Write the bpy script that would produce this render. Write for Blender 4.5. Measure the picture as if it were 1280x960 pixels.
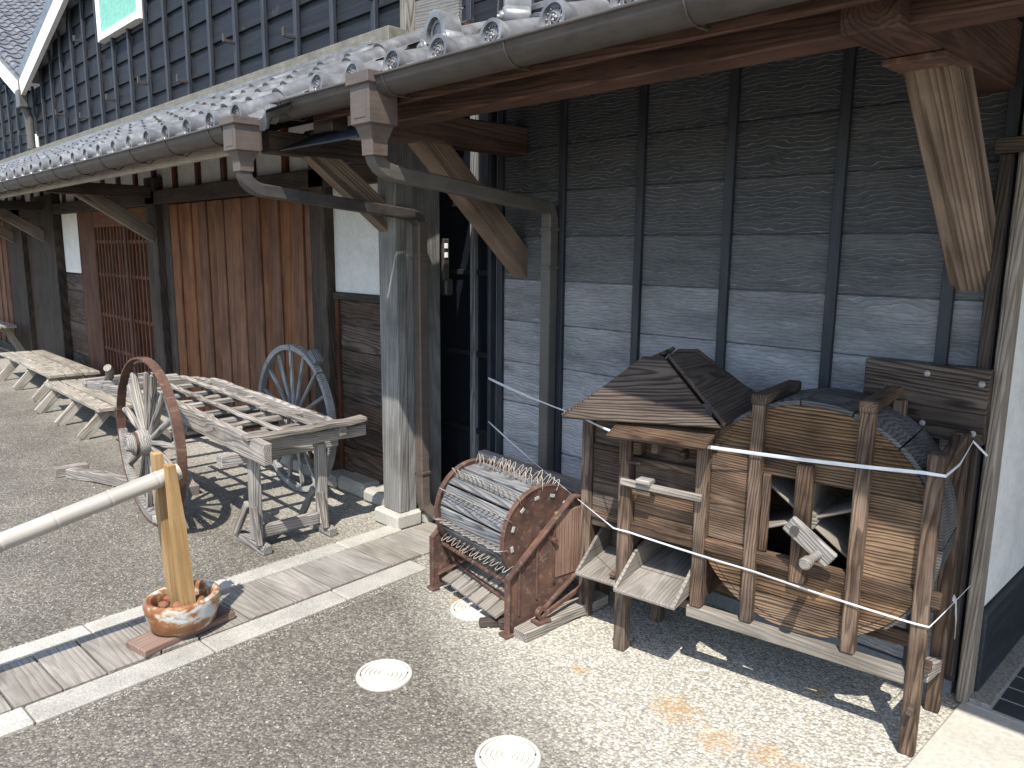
import bpy, bmesh, math, random
from mathutils import Vector, Matrix
random.seed(7)
R = math.radians
S = bpy.context.scene
for o in list(bpy.data.objects): bpy.data.objects.remove(o)
COL = S.collection

# ------------------------------------------------------------ camera, sky, sun, exposure
cd = bpy.data.cameras.new('camera'); cam = bpy.data.objects.new('camera', cd); COL.objects.link(cam)
yaw, pitch, roll = R(46.1), R(9.86), R(0.5)
fw = Vector((-math.sin(yaw)*math.cos(pitch), math.cos(yaw)*math.cos(pitch), -math.sin(pitch)))
rt = fw.cross(Vector((0, 0, 1))).normalized(); up = rt.cross(fw)
r2 = rt*math.cos(roll)+up*math.sin(roll); u2 = -rt*math.sin(roll)+up*math.cos(roll)
m = Matrix((r2, u2, -fw)).transposed().to_4x4(); m.translation = (0, 0, 1.5)
cam.matrix_world = m
cd.sensor_width = 36; cd.lens = 36*962/1280; cd.clip_start = .05; cd.clip_end = 2000
S.camera = cam
SUNV = Vector((.385, -.505, 1)).normalized()          # towards the sun
w = bpy.data.worlds.new('World'); S.world = w; w.use_nodes = True
nt = w.node_tree; sky = nt.nodes.new('ShaderNodeTexSky'); sky.sky_type = 'NISHITA'; sky.sun_disc = False
sky.sun_elevation = math.asin(SUNV.z); sky.sun_rotation = math.atan2(SUNV.x, SUNV.y)
bg = nt.nodes['Background']; bg.inputs[1].default_value = .15
nt.links.new(sky.outputs[0], bg.inputs[0])
sl = bpy.data.lights.new('sun', 'SUN'); sl.energy = 3.6; sl.angle = R(.55); sl.color = (1, .95, .87)
so = bpy.data.objects.new('sun', sl); COL.objects.link(so)
so.rotation_euler = (-SUNV).to_track_quat('-Z', 'Y').to_euler()
S.render.engine = 'CYCLES'
S.view_settings.view_transform = 'Standard'; S.view_settings.look = 'None'
S.view_settings.gamma = 1; S.view_settings.exposure = 1.12; S.view_settings.use_curve_mapping = False

# ------------------------------------------------------------ materials
class N:
    def __init__(s, name):
        s.m = bpy.data.materials.new(name); s.m.use_nodes = True; s.t = s.m.node_tree
        s.b = s.t.nodes['Principled BSDF']
    def n(s, typ, **k):
        o = s.t.nodes.new('ShaderNode'+typ)
        for a, v in k.items(): setattr(o, a, v)
        return o
    def put(s, sock, v):
        if hasattr(v, 'node') or isinstance(v, bpy.types.NodeSocket): s.t.links.new(v, sock)
        else: sock.default_value = v
    def math(s, op, a, b=0.0, c=None):
        o = s.n('Math', operation=op); s.put(o.inputs[0], a); s.put(o.inputs[1], b)
        if c is not None: s.put(o.inputs[2], c)
        return o.outputs[0]
    def mix(s, f, a, b, mode='MIX'):
        o = s.n('MixRGB', blend_type=mode); s.put(o.inputs[0], f); s.put(o.inputs[1], a); s.put(o.inputs[2], b); return o.outputs[0]
    def ramp(s, f, stops, interp='LINEAR'):
        o = s.n('ValToRGB'); s.put(o.inputs[0], f); cr = o.color_ramp; cr.interpolation = interp
        while len(cr.elements) < len(stops): cr.elements.new(.5)
        for e, (p, c) in zip(cr.elements, stops):
            e.position = p; e.color = (c, c, c, 1) if not hasattr(c, '__len__') else (*c[:3], 1)
        return o.outputs[0]
    def co(s, scale=(1, 1, 1), rnd=0.0, kind='Object', loc=(0, 0, 0)):
        v = s.n('TexCoord').outputs[kind]
        if rnd:
            oi = s.n('ObjectInfo'); k = s.n('VectorMath', operation='SCALE'); k.inputs[0].default_value = (rnd, rnd*.73, rnd*.37)
            s.t.links.new(oi.outputs['Random'], k.inputs[3])
            a = s.n('VectorMath', operation='ADD'); s.t.links.new(v, a.inputs[0]); s.t.links.new(k.outputs[0], a.inputs[1]); v = a.outputs[0]
        mp = s.n('Mapping'); mp.inputs[3].default_value = scale; mp.inputs[1].default_value = loc
        s.t.links.new(v, mp.inputs[0]); return mp.outputs[0]
    def noise(s, v, sc, det=4, rough=.55, dist=0.0):
        o = s.n('TexNoise'); s.put(o.inputs['Vector'], v); o.inputs['Scale'].default_value = sc
        o.inputs['Detail'].default_value = det; o.inputs['Roughness'].default_value = rough; o.inputs['Distortion'].default_value = dist
        return o.outputs[0]
    def voro(s, v, sc, feat='F1', out='Distance'):
        o = s.n('TexVoronoi', feature=feat); s.put(o.inputs['Vector'], v); o.inputs['Scale'].default_value = sc; return o.outputs[out]
    def bump(s, h, d=.002, st=1.0, prev=None):
        o = s.n('Bump'); s.put(o.inputs['Height'], h); o.inputs['Distance'].default_value = d; o.inputs['Strength'].default_value = st
        if prev is not None: s.t.links.new(prev, o.inputs['Normal'])
        return o.outputs[0]
    def done(s, col, rough=.7, nrm=None, spec=.3, metal=0.0):
        s.put(s.b.inputs['Base Color'], col if not isinstance(col, tuple) else (*col[:3], 1)); s.put(s.b.inputs['Roughness'], rough)
        s.b.inputs['Specular IOR Level'].default_value = spec; s.put(s.b.inputs['Metallic'], metal)
        if nrm is not None: s.t.links.new(nrm, s.b.inputs['Normal'])
        return s.m

def wood(name, dark, mid, light, freq=95, line=.75, var=.2, relief=.002, rough=.78, spec=.2, crack=.5, warp=.02, sv=.15, silver=None, fibre=.9, tilt=.06, stainy=.5):
    n = N(name); oi = n.n('ObjectInfo'); rnd = oi.outputs['Random']
    sp = n.n('SeparateXYZ'); n.t.links.new(n.n('TexCoord').outputs['Object'], sp.inputs[0]); x, y, z = sp.outputs
    r2_ = n.math('FRACT', n.math('MULTIPLY', rnd, 13.7)); r3_ = n.math('FRACT', n.math('MULTIPLY', rnd, 41.3))
    w1 = n.math('MULTIPLY_ADD', n.noise(n.co((1.6, 4.5, 4.5), 17), 1.0, 3, .5), warp*2, -warp)
    yy = n.math('ADD', n.math('ADD', y, w1), n.math('MULTIPLY_ADD', r2_, .16, -.08))
    zz = n.math('ADD', n.math('ADD', z, .035), n.math('MULTIPLY', n.math('ADD', x, n.math('MULTIPLY_ADD', r3_, 1.2, -.6)), tilt))
    d = n.math('SQRT', n.math('ADD', n.math('MULTIPLY', yy, yy), n.math('MULTIPLY', zz, zz)))
    irr = n.noise(n.co((.6, 26, 26), 17), 1.0, 2, .5)
    ph = n.math('ADD', n.math('MULTIPLY', d, freq), n.math('MULTIPLY', irr, 2.2))
    saw = n.math('FRACT', ph)
    late = n.ramp(saw, [(.0, 0.0), (.42, .15), (.78, 1.0), (.93, .75), (1.0, 0.0)])
    fib = n.noise(n.co((5, 240, 240), 17), 1.0, 3, .7)
    mot = n.noise(n.co((1.1, 11, 11), 23), 1.0, 5, .6)
    f = n.math('ADD', n.math('SUBTRACT', n.math('MULTIPLY_ADD', fib, fibre, -.5*fibre), n.math('MULTIPLY', late, line*.62)), n.math('MULTIPLY_ADD', mot, .9, .28))
    c = n.ramp(f, [(.12, dark), (.45, mid), (.85, light)])
    if silver is not None:                                  # sun-bleached patches along the grain
        sm = n.noise(n.co((1.4, 7, 7), 31), 1.0, 4, .6); c = n.mix(n.ramp(sm, [(.45, 0.0), (.68, .6)]), c, n.mix(f, tuple(q*.45 for q in silver)+(1,), silver+(1,)))
    blot = n.noise(n.co((1, 1.5, 1.5), 17), 4.0, 4)
    c = n.mix(n.ramp(blot, [(.42, .0), (.70, stainy)]), c, tuple(q*.8 for q in dark)+(1,))
    cr = n.noise(n.co((1.1, 75, 75), 29), 1.0, 2, .5); crk = n.ramp(cr, [(.26, 1.0), (.31, 0.0)])
    c = n.mix(n.math('MULTIPLY', crk, crack), c, tuple(q*.3 for q in dark)+(1,))
    hs = n.n('HueSaturation'); n.put(hs.inputs['Color'], c)
    n.put(hs.inputs['Value'], n.math('MULTIPLY_ADD', rnd, var*2, 1-var))
    n.put(hs.inputs['Saturation'], n.math('MULTIPLY_ADD', r2_, sv*2, 1-sv))
    h = n.math('SUBTRACT', n.math('ADD', n.math('MULTIPLY', late, .7), n.math('MULTIPLY', fib, .6)), n.math('MULTIPLY', crk, .9))
    return n.done(hs.outputs[0], rough, n.bump(h, relief, .8), spec)

M = {}
M['wold'] = wood('old_brown_wood', (.013, .0085, .0065), (.072, .045, .030), (.19, .126, .083), freq=125, line=.6, relief=.002, var=.28, silver=(.17, .138, .11), warp=.03, fibre=1.0, stainy=.85)
M['whop'] = wood('dark_hopper_wood', (.010, .0075, .006), (.045, .032, .024), (.135, .10, .076), freq=90, line=.7, relief=.002, var=.1, warp=.03, fibre=1.0)  # near-black brown tone for the hopper and the wall plank
M['wplate'] = wood('drum_face_wood', (.016, .0095, .006), (.090, .057, .035), (.235, .158, .098), freq=95, line=.8, relief=.0025, var=.28, warp=.03, fibre=.9, stainy=.8)
M['wgray'] = wood('weathered_gray_wood', (.075, .067, .058), (.205, .187, .165), (.36, .332, .298), freq=110, relief=.002, var=.2, sv=.3)
M['wcool'] = wood('cool_gray_wood', (.05, .052, .056), (.16, .165, .172), (.30, .305, .31), freq=110, var=.15)
M['wwheel'] = wood('silver_wheel_wood', (.09, .089, .087), (.225, .222, .215), (.37, .365, .355), freq=110, var=.12)
M['wslat'] = wood('dark_slat_wood', (.045, .045, .046), (.125, .126, .128), (.24, .24, .24), freq=110, var=.15)
M['wstave'] = wood('dark_stave_wood', (.03, .03, .03), (.085, .083, .08), (.17, .165, .16), freq=110, var=.2)
M['wred'] = wood('red_cedar_wood', (.045, .018, .009), (.135, .056, .029), (.225, .112, .06), freq=60, line=.4, relief=.001, var=.17, crack=.2, warp=.012, sv=.1)
M['wlat'] = wood('lattice_wood', (.035, .015, .009), (.088, .038, .023), (.145, .068, .042), freq=80, line=.4, relief=.001, var=.12, crack=.15)
M['wbrace'] = wood('brace_wood', (.065, .042, .028), (.165, .112, .077), (.28, .20, .145), freq=105, line=.8, relief=.002, var=.1, crack=.25, warp=.005, tilt=.008)
M['wbrace2'] = wood('gray_brace_wood', (.06, .047, .036), (.145, .115, .09), (.27, .225, .18), freq=105, line=.7, var=.1, crack=.25, warp=.01, tilt=.02)
M['wcorner'] = wood('gray_brown_post_wood', (.09, .075, .06), (.20, .17, .14), (.33, .29, .245), freq=90, line=.6, var=.05)
M['wbeam'] = wood('dark_red_beam_wood', (.022, .012, .01), (.066, .036, .027), (.13, .075, .056), freq=80, line=.5, relief=.001, var=.12, crack=.2)
M['wpost'] = wood('black_brown_post_wood', (.015, .011, .009), (.042, .032, .026), (.09, .071, .057), freq=90, line=.5, var=.18)
M['wpillar'] = wood('gray_pillar_wood', (.062, .06, .057), (.145, .141, .134), (.235, .228, .217), freq=70, line=.4, var=.08, crack=.3, warp=.008)
M['wpanel'] = wood('dark_panel_wood', (.018, .013, .01), (.06, .042, .032), (.14, .1, .076), freq=70, var=.25, warp=.04)
M['wyel'] = wood('yellow_stained_wood', (.25, .145, .058), (.32, .195, .085), (.38, .25, .125), freq=70, line=.4, relief=.0006, var=.04, crack=.05, rough=.6, sv=.04)
M['wdeck'] = wood('drain_board_wood', (.105, .095, .082), (.19, .174, .152), (.285, .264, .235), freq=60, line=.45, relief=.0015, var=.17, crack=.2, sv=.2)
M['wbench'] = wood('bench_wood', (.11, .096, .077), (.245, .217, .178), (.38, .343, .288), freq=80, var=.14, crack=.3)
M['wfascia'] = wood('pale_fascia_wood', (.20, .175, .145), (.33, .29, .245), (.43, .385, .33), freq=80, line=.4, relief=.0006, var=.08, crack=.1)
M['wchute'] = wood('chute_wood', (.085, .075, .063), (.185, .165, .14), (.29, .262, .228), freq=90, line=.5, relief=.001, var=.12, crack=.2)

def black_board():
    n = N('black_stained_boards'); g = n.noise(n.co((2, 60, 60), 13), 1, 4, .6); s = n.noise(n.co((1, 1, 1), 13), 5, 4)
    c = n.ramp(g, [(.3, (.008, .009, .0115)), (.6, (.015, .0175, .022)), (.85, (.031, .035, .043))])
    c = n.mix(n.ramp(s, [(.66, 0.0), (.76, .35)]), c, (.12, .12, .12, 1))
    return n.done(c, .6, n.bump(g, .0015, .8), .25)
M['black'] = black_board()
def batten():
    n = N('black_batten_paint'); g = n.noise(n.co((4, 40, 40), 13), 1, 4, .6)
    return n.done(n.ramp(g, [(.3, (.014, .016, .021)), (.75, (.038, .043, .053))]), .55, n.bump(g, .001, .6), .4)
M['batten'] = batten()
def siding():
    # cement siding board: wavy split-face ridges; obj.color red = how pale the board is
    n = N('split_face_siding'); oi = n.n('ObjectInfo')
    sp = n.n('SeparateXYZ'); n.t.links.new(n.co((1, 1, 1), 11), sp.inputs[0])
    wob = n.noise(n.co((5, 1, 9), 11), 1.0, 2); wob2 = n.noise(n.co((19, 1, 30), 11), 1.0, 2)
    ph = n.math('ADD', n.math('MULTIPLY', sp.outputs[2], 66), n.math('ADD', n.math('MULTIPLY', wob, 4.5), n.math('MULTIPLY', wob2, 1.1)))
    band = n.math('FRACT', ph)
    ridge = n.ramp(band, [(.0, 0.0), (.70, .5), (.90, 1.0), (1.0, 0.0)])
    gate = n.ramp(n.noise(n.co((8, 1, 42), 23), 1.0, 2), [(.33, 0.0), (.45, 1.0)])
    line = n.math('MULTIPLY', n.ramp(band, [(.74, 0.0), (.86, 1.0), (.97, 0.0)]), gate)
    se = n.n('SeparateColor'); n.t.links.new(oi.outputs['Color'], se.inputs[0]); pale_amt = se.outputs[0]
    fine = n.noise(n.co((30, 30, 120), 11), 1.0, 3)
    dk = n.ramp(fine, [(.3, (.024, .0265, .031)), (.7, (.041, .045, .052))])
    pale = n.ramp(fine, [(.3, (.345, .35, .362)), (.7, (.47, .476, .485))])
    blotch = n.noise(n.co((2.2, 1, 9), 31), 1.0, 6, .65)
    fm = n.n('Clamp'); n.put(fm.inputs[0], n.math('MULTIPLY', pale_amt, n.ramp(blotch, [(.28, .4), (.6, 1.15)]))); fm = fm.outputs[0]
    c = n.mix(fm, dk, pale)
    lc = n.mix(pale_amt, (.235, .222, .19, 1), (.42, .435, .47, 1))
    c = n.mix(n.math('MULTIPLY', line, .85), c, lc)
    c = n.mix(n.math('MULTIPLY', pale_amt, .75), c, n.mix(1.0, c, n.ramp(band, [(.0, .55), (.35, .95), (.8, 1.08), (1.0, .6)]), 'MULTIPLY'))
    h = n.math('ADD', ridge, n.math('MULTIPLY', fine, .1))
    return n.done(c, n.math('MULTIPLY_ADD', pale_amt, .05, .68), n.bump(h, .0032, .85), .2)
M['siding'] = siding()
def ground():
    n = N('exposed_aggregate'); p = n.n('NewGeometry').outputs['Position']
    sx = n.n('SeparateXYZ'); n.t.links.new(p, sx.inputs[0]); X, Y = sx.outputs[0], sx.outputs[1]
    big = n.noise(p, 1.1, 4)
    vd = n.voro(p, 112); vc = n.n('TexVoronoi'); n.put(vc.inputs['Vector'], p); vc.inputs['Scale'].default_value = 112
    bw = n.n('RGBToBW'); n.t.links.new(vc.outputs['Color'], bw.inputs[0]); k = bw.outputs[0]
    vd2 = n.voro(p, 240); vc2 = n.n('TexVoronoi'); n.put(vc2.inputs['Vector'], p); vc2.inputs['Scale'].default_value = 240
    bw2 = n.n('RGBToBW'); n.t.links.new(vc2.outputs['Color'], bw2.inputs[0])
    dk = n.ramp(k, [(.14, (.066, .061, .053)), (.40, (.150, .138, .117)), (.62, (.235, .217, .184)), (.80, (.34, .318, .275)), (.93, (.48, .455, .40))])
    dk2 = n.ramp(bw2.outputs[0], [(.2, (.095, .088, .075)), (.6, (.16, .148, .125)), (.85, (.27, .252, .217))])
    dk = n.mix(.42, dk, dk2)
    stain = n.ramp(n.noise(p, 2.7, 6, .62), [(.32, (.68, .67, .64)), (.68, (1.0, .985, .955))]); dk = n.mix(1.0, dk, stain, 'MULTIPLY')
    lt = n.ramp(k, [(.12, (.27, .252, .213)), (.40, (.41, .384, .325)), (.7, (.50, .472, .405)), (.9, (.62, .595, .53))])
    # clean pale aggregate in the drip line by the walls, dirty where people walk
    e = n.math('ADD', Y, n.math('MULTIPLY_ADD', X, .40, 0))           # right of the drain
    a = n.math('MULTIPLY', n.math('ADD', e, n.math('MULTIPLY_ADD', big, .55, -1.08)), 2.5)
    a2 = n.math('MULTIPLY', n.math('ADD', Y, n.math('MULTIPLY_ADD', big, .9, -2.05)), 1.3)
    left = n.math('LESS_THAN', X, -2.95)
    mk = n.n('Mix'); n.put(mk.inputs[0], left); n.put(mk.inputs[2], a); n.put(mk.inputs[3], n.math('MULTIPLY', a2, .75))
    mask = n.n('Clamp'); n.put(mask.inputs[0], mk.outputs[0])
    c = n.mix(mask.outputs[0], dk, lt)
    joint = n.ramp(vd, [(.35, 0.0), (.75, 1.0)])
    c = n.mix(n.math('MULTIPLY', joint, .45), c, (.06, .055, .05, 1))
    # rust drips that have run off the old iron
    st = None
    for (x, y, r) in ((-1.30, 2.02, .16), (-1.12, 1.98, .13), (-.98, 2.02, .12), (-1.68, 1.97, .07), (-.87, 2.02, .1), (-2.06, 2.03, .13), (-2.4, 2.02, .1), (-1.02, 2.47, .07)):
        d = n.n('VectorMath', operation='DISTANCE'); n.t.links.new(p, d.inputs[0]); d.inputs[1].default_value = (x, y, 0)
        g = n.math('SUBTRACT', 1.0, n.math('DIVIDE', d.outputs['Value'], r)); g = n.math('MAXIMUM', g, 0.0)
        st = g if st is None else n.math('MAXIMUM', st, g)
    sn = n.noise(p, 24, 4, .65)
    sm = n.ramp(n.math('MULTIPLY', n.math('POWER', st, .6), sn), [(.27, 0.0), (.48, .8)])
    c = n.mix(n.math('MULTIPLY', sm, .75), c, (.36, .225, .095, 1))
    h = n.math('SUBTRACT', n.math('MULTIPLY', n.math('SUBTRACT', 1.0, vd), 1.0), n.math('MULTIPLY', vd2, .35))
    return n.done(c, .8, n.bump(h, .0042, .85), .22)
M['ground'] = ground()
def stone(name, a, b, sc=160, rough=.85, spk=.35):
    n = N(name); v = n.co((1, 1, 1), 9); f = n.noise(v, sc, 3, .7); g = n.noise(v, 7, 4)
    c = n.ramp(f, [(.32, a), (.62, b)]); c = n.mix(n.ramp(g, [(.4, 0.0), (.75, spk)]), c, tuple(x*.40 for x in a)+(1,))
    oi = n.n('ObjectInfo'); hs = n.n('HueSaturation'); n.put(hs.inputs['Color'], c); n.put(hs.inputs['Value'], n.math('MULTIPLY_ADD', oi.outputs['Random'], .22, .89))
    return n.done(hs.outputs[0], rough, n.bump(n.math('ADD', f, g), .002, .6), .25)
M['kerb'] = stone('granite_kerb', (.25, .238, .207), (.45, .432, .385))
M['concrete'] = stone('concrete_slab', (.36, .34, .295), (.45, .43, .375), 60, .85, .2)
M['plaster'] = stone('white_plaster', (.66, .65, .61), (.76, .75, .72), 40, .9, .22)
M['floortile'] = stone('dark_floor_tile', (.03, .032, .038), (.05, .053, .062), 90, .55, .2)
M['grout'] = stone('tile_grout', (.30, .30, .29), (.38, .38, .36), 90, .9)
M['skirt'] = stone('gray_footing', (.16, .175, .19), (.22, .235, .25), 60, .7)
def tile_mat():
    n = N('silver_clay_tile'); v = n.co((1, 1, 1), 9); g = n.noise(v, 14, 4, .6); f = n.noise(v, 160, 2)
    c = n.ramp(g, [(.3, (.07, .07, .071)), (.55, (.135, .135, .136)), (.75, (.22, .22, .22))])
    oi = n.n('ObjectInfo'); hs = n.n('HueSaturation'); n.put(hs.inputs['Color'], c); n.put(hs.inputs['Value'], n.math('MULTIPLY_ADD', oi.outputs['Random'], .35, .82))
    return n.done(hs.outputs[0], .36, n.bump(n.math('ADD', f, g), .001, .4), .6)
M['tile'] = tile_mat()
def metal_paint(name, a, b, rough=.45, sc=9, spec=.4):
    n = N(name); v = n.co((1, 1, 1), 9); g = n.noise(v, sc, 5, .65); s = n.noise(n.co((3, 3, 30), 9), 3, 3)
    c = n.ramp(n.math('MULTIPLY_ADD', s, .4, n.math('MULTIPLY', g, .6)), [(.35, a), (.65, b)])
    return n.done(c, n.ramp(g, [(.3, rough-.1), (.7, rough+.15)]), n.bump(g, .0008, .4), spec)
M['gutter'] = metal_paint('brown_gutter_metal', (.047, .039, .034), (.083, .071, .061))
M['pipe'] = metal_paint('brown_downpipe', (.072, .055, .045), (.115, .09, .073), .5)
M['pipegray'] = metal_paint('gray_brown_downpipe', (.075, .068, .06), (.11, .1, .088), .45)
M['bluemetal'] = metal_paint('dark_blue_sheet', (.025, .032, .045), (.05, .06, .08), .4)
M['patina'] = metal_paint('weathered_flashing', (.095, .085, .066), (.20, .183, .148), .6, 14)
M['green'] = metal_paint('green_copper_sheet', (.12, .36, .28), (.25, .52, .42), .6, 16)
M['iron'] = metal_paint('dark_iron', (.03, .028, .027), (.07, .06, .055), .5)
M['white'] = metal_paint('white_paint', (.72, .71, .68), (.80, .79, .77), .6)
M['wire'] = metal_paint('rusted_steel_wire', (.22, .18, .15), (.42, .38, .33), .45, 30, .5)
def rust():
    n = N('rusted_iron'); v = n.co((1, 1, 1), 9); g = n.noise(v, 11, 6, .65); f = n.noise(v, 90, 4, .7); d = n.noise(n.co((9, 9, 2), 9), 4, 4)
    c = n.ramp(g, [(.3, (.042, .026, .021)), (.5, (.088, .049, .037)), (.68, (.14, .074, .048)), (.82, (.22, .135, .09))])
    c = n.mix(n.ramp(f, [(.5, 0.0), (.7, .5)]), c, (.09, .045, .035, 1))
    c = n.mix(n.ramp(d, [(.55, 0.0), (.75, .4)]), c, (.30, .22, .17, 1))
    return n.done(c, .8, n.bump(n.math('ADD', g, f), .0025, .7), .25)
M['rust'] = rust()
def cover():
    n = N('pale_plastic_cover'); v = n.co(); g = n.noise(v, 18, 5, .65)
    return n.done(n.ramp(g, [(.25, (.40, .38, .33)), (.6, (.50, .485, .435))]), .65, n.bump(g, .001, .3), .3)
M['cover'] = cover()
def ceramic():
    n = N('rust_stained_white_glaze'); v = n.co((1, 1, 1.6)); g = n.noise(v, 11, 4, .6, .4); f = n.noise(v, 40, 3)
    c = n.ramp(n.math('MULTIPLY_ADD', f, .18, n.math('MULTIPLY', g, .85)), [(.40, (.48, .51, .53)), (.46, (.42, .34, .25)), (.52, (.25, .115, .048)), (.68, (.15, .058, .028))])
    return n.done(c, .32, n.bump(g, .002, .3), .5)
M['ceramic'] = ceramic()
def bamboo():
    n = N('dry_bamboo'); g = n.noise(n.co((1.2, 50, 50)), 1, 4, .6); b = n.noise(n.co((1, 1, 1)), 9, 4)
    c = n.ramp(g, [(.3, (.27, .245, .205)), (.6, (.39, .365, .318)), (.8, (.47, .45, .405))])
    c = n.mix(n.ramp(b, [(.5, 0.0), (.75, .5)]), c, (.36, .33, .28, 1))
    return n.done(c, .5, n.bump(g, .0008, .5), .35)
M['bamboo'] = bamboo()
def tape():
    n = N('white_plastic_twine'); g = n.noise(n.co((6, 120, 120)), 1, 3)
    return n.done(n.ramp(g, [(.3, (.5, .51, .54)), (.7, (.68, .69, .7))]), .35, n.bump(g, .0008, .5), .5)
M['tape'] = tape()
def simple(name, c, rough=.6, spec=.3):
    n = N(name); g = n.noise(n.co((1, 1, 1), 5), 30, 3)
    return n.done(n.ramp(g, [(.3, tuple(x*.8 for x in c)), (.7, tuple(x*1.15 for x in c))]), rough, n.bump(g, .0006, .3), spec)
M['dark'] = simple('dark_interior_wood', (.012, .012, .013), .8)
M['brick'] = simple('brown_stone', (.19, .085, .052), .85)
M['wbrick'] = wood('reddish_plank_wood', (.08, .045, .03), (.17, .10, .072), (.26, .17, .13), freq=80, line=.4, var=.05)
M['bolt'] = simple('galvanised_bolt', (.3, .29, .275), .4, .5)
M['glass'] = simple('dark_window_glass', (.010, .012, .016), .08, .5)
M['rubble'] = stone('loose_stone', (.17, .16, .14), (.36, .34, .30), 90)

# ------------------------------------------------------------ builders
WM = {}
I4 = Matrix.Identity(4)
def props(o, label=None, cat=None, group=None, kind=None):
    if label: o['label'] = label
    if cat: o['category'] = cat
    if group: o['group'] = group
    if kind: o['kind'] = kind
    return o
def link(o, world, parent=None):
    COL.objects.link(o); WM[o.name] = world.copy()
    if parent is not None:
        o.parent = parent; o.matrix_local = WM[parent.name].inverted() @ world
    else: o.matrix_world = world
    return o
def thing(name, loc=(0, 0, 0), rz=0, label=None, cat=None, group=None, kind=None):
    o = bpy.data.objects.new(name, None); o.empty_display_size = .1
    link(o, Matrix.Translation(loc) @ Matrix.Rotation(rz, 4, 'Z'))
    return props(o, label, cat, group, kind)
def mesh_of(bm, name, mat, smooth=False, ang=None):
    bmesh.ops.recalc_face_normals(bm, faces=bm.faces)
    me = bpy.data.meshes.new(name); bm.to_mesh(me); bm.free(); me.materials.append(M[mat] if isinstance(mat, str) else mat)
    if smooth:
        for p in me.polygons: p.use_smooth = True
        if ang is not None:
            me.set_sharp_from_angle(angle=R(ang))
    return me
def obj(name, me, world=I4, parent=None): return link(bpy.data.objects.new(name, me), world, parent)
BOX = {}
def boxmesh(lx, ly, lz, mat, bev=.003, rough=0.0, seed=0):
    k = (round(lx, 3), round(ly, 3), round(lz, 3), mat, bev, rough, seed)
    if k in BOX: return BOX[k]
    bm = bmesh.new(); bmesh.ops.create_cube(bm, size=1); bmesh.ops.scale(bm, vec=(lx, ly, lz), verts=bm.verts)
    bev = min(bev, .3*min(lx, ly, lz))
    if rough:
        n = max(2, int(lx/.12))
        ed = [e for e in bm.edges if abs(e.verts[0].co.x-e.verts[1].co.x) > lx*.5]
        bmesh.ops.subdivide_edges(bm, edges=ed, cuts=n, use_grid_fill=True)
        rr = random.Random(seed)
        offs = {}
        for v in bm.verts:
            key = round(v.co.x, 4)
            if key not in offs: offs[key] = (rr.uniform(-1, 1)*rough, rr.uniform(-1, 1)*rough)
            v.co.y += offs[key][0]+rr.uniform(-.35, .35)*rough; v.co.z += offs[key][1]+rr.uniform(-.35, .35)*rough
            if abs(abs(v.co.x)-lx/2) < 1e-4: v.co.x += rr.uniform(-1, .3)*rough*(1 if v.co.x > 0 else -1)
    if bev > .0004:
        ed = [e for e in bm.edges if len(e.link_faces) == 2 and e.calc_face_angle(0) > .8]
        bmesh.ops.bevel(bm, geom=ed, offset=bev, segments=1, affect='EDGES', clamp_overlap=True)
    BOX[k] = mesh_of(bm, 'box', mat); return BOX[k]
def box(name, c, size, mat, parent=None, F=I4, bev=.003, rot=None, rough=0.0, seed=0, axis='x'):
    """centre c, size (x,y,z); grain runs along axis"""
    sx, sy, sz = size
    W = Matrix.Translation(c)
    if rot is not None: W = W @ rot
    if axis == 'z': W = W @ Matrix.Rotation(-math.pi/2, 4, 'Y'); sx, sz = sz, sx
    elif axis == 'y': W = W @ Matrix.Rotation(math.pi/2, 4, 'Z'); sx, sy = sy, sx
    return obj(name, boxmesh(sx, sy, sz, mat, bev, rough, seed), F @ W, parent)
def bx(name, x0, x1, y0, y1, z0, z1, mat, parent=None, F=I4, bev=.003, axis='x', rough=0.0, seed=0):
    return box(name, ((x0+x1)/2, (y0+y1)/2, (z0+z1)/2), (x1-x0, y1-y0, z1-z0), mat, parent, F, bev, None, rough, seed, axis)
def beam(name, p0, p1, wd, th, mat, parent=None, F=I4, upv=(0, 0, 1), bev=.003, rough=0.0, seed=0, tw=0):
    """from p0 to p1; wd across, th along upv"""
    p0, p1 = Vector(p0), Vector(p1); x = (p1-p0).normalized(); y = Vector(upv).cross(x)
    if y.length < 1e-4: y = Vector((0, 1, 0)).cross(x)
    y.normalize(); z = x.cross(y)
    W = Matrix((x, y, z)).transposed().to_4x4(); W.translation = (p0+p1)/2
    if tw: W = W @ Matrix.Rotation(tw, 4, 'X')
    return obj(name, boxmesh((p1-p0).length, wd, th, mat, bev, rough, seed), F @ W, parent)
def prism(name, pts, t, mat, parent=None, F=I4, bev=0.0):
    """polygon pts in local XY, extruded t along local Z"""
    bm = bmesh.new(); f = bm.faces.new([bm.verts.new((x, y, 0)) for x, y in pts])
    r = bmesh.ops.extrude_face_region(bm, geom=[f]); bmesh.ops.translate(bm, vec=(0, 0, t), verts=[v for v in r['geom'] if isinstance(v, bmesh.types.BMVert)])
    if bev: bmesh.ops.bevel(bm, geom=[e for e in bm.edges], offset=bev, segments=1, affect='EDGES', clamp_overlap=True)
    return obj(name, mesh_of(bm, name, mat), F, parent)
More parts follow.
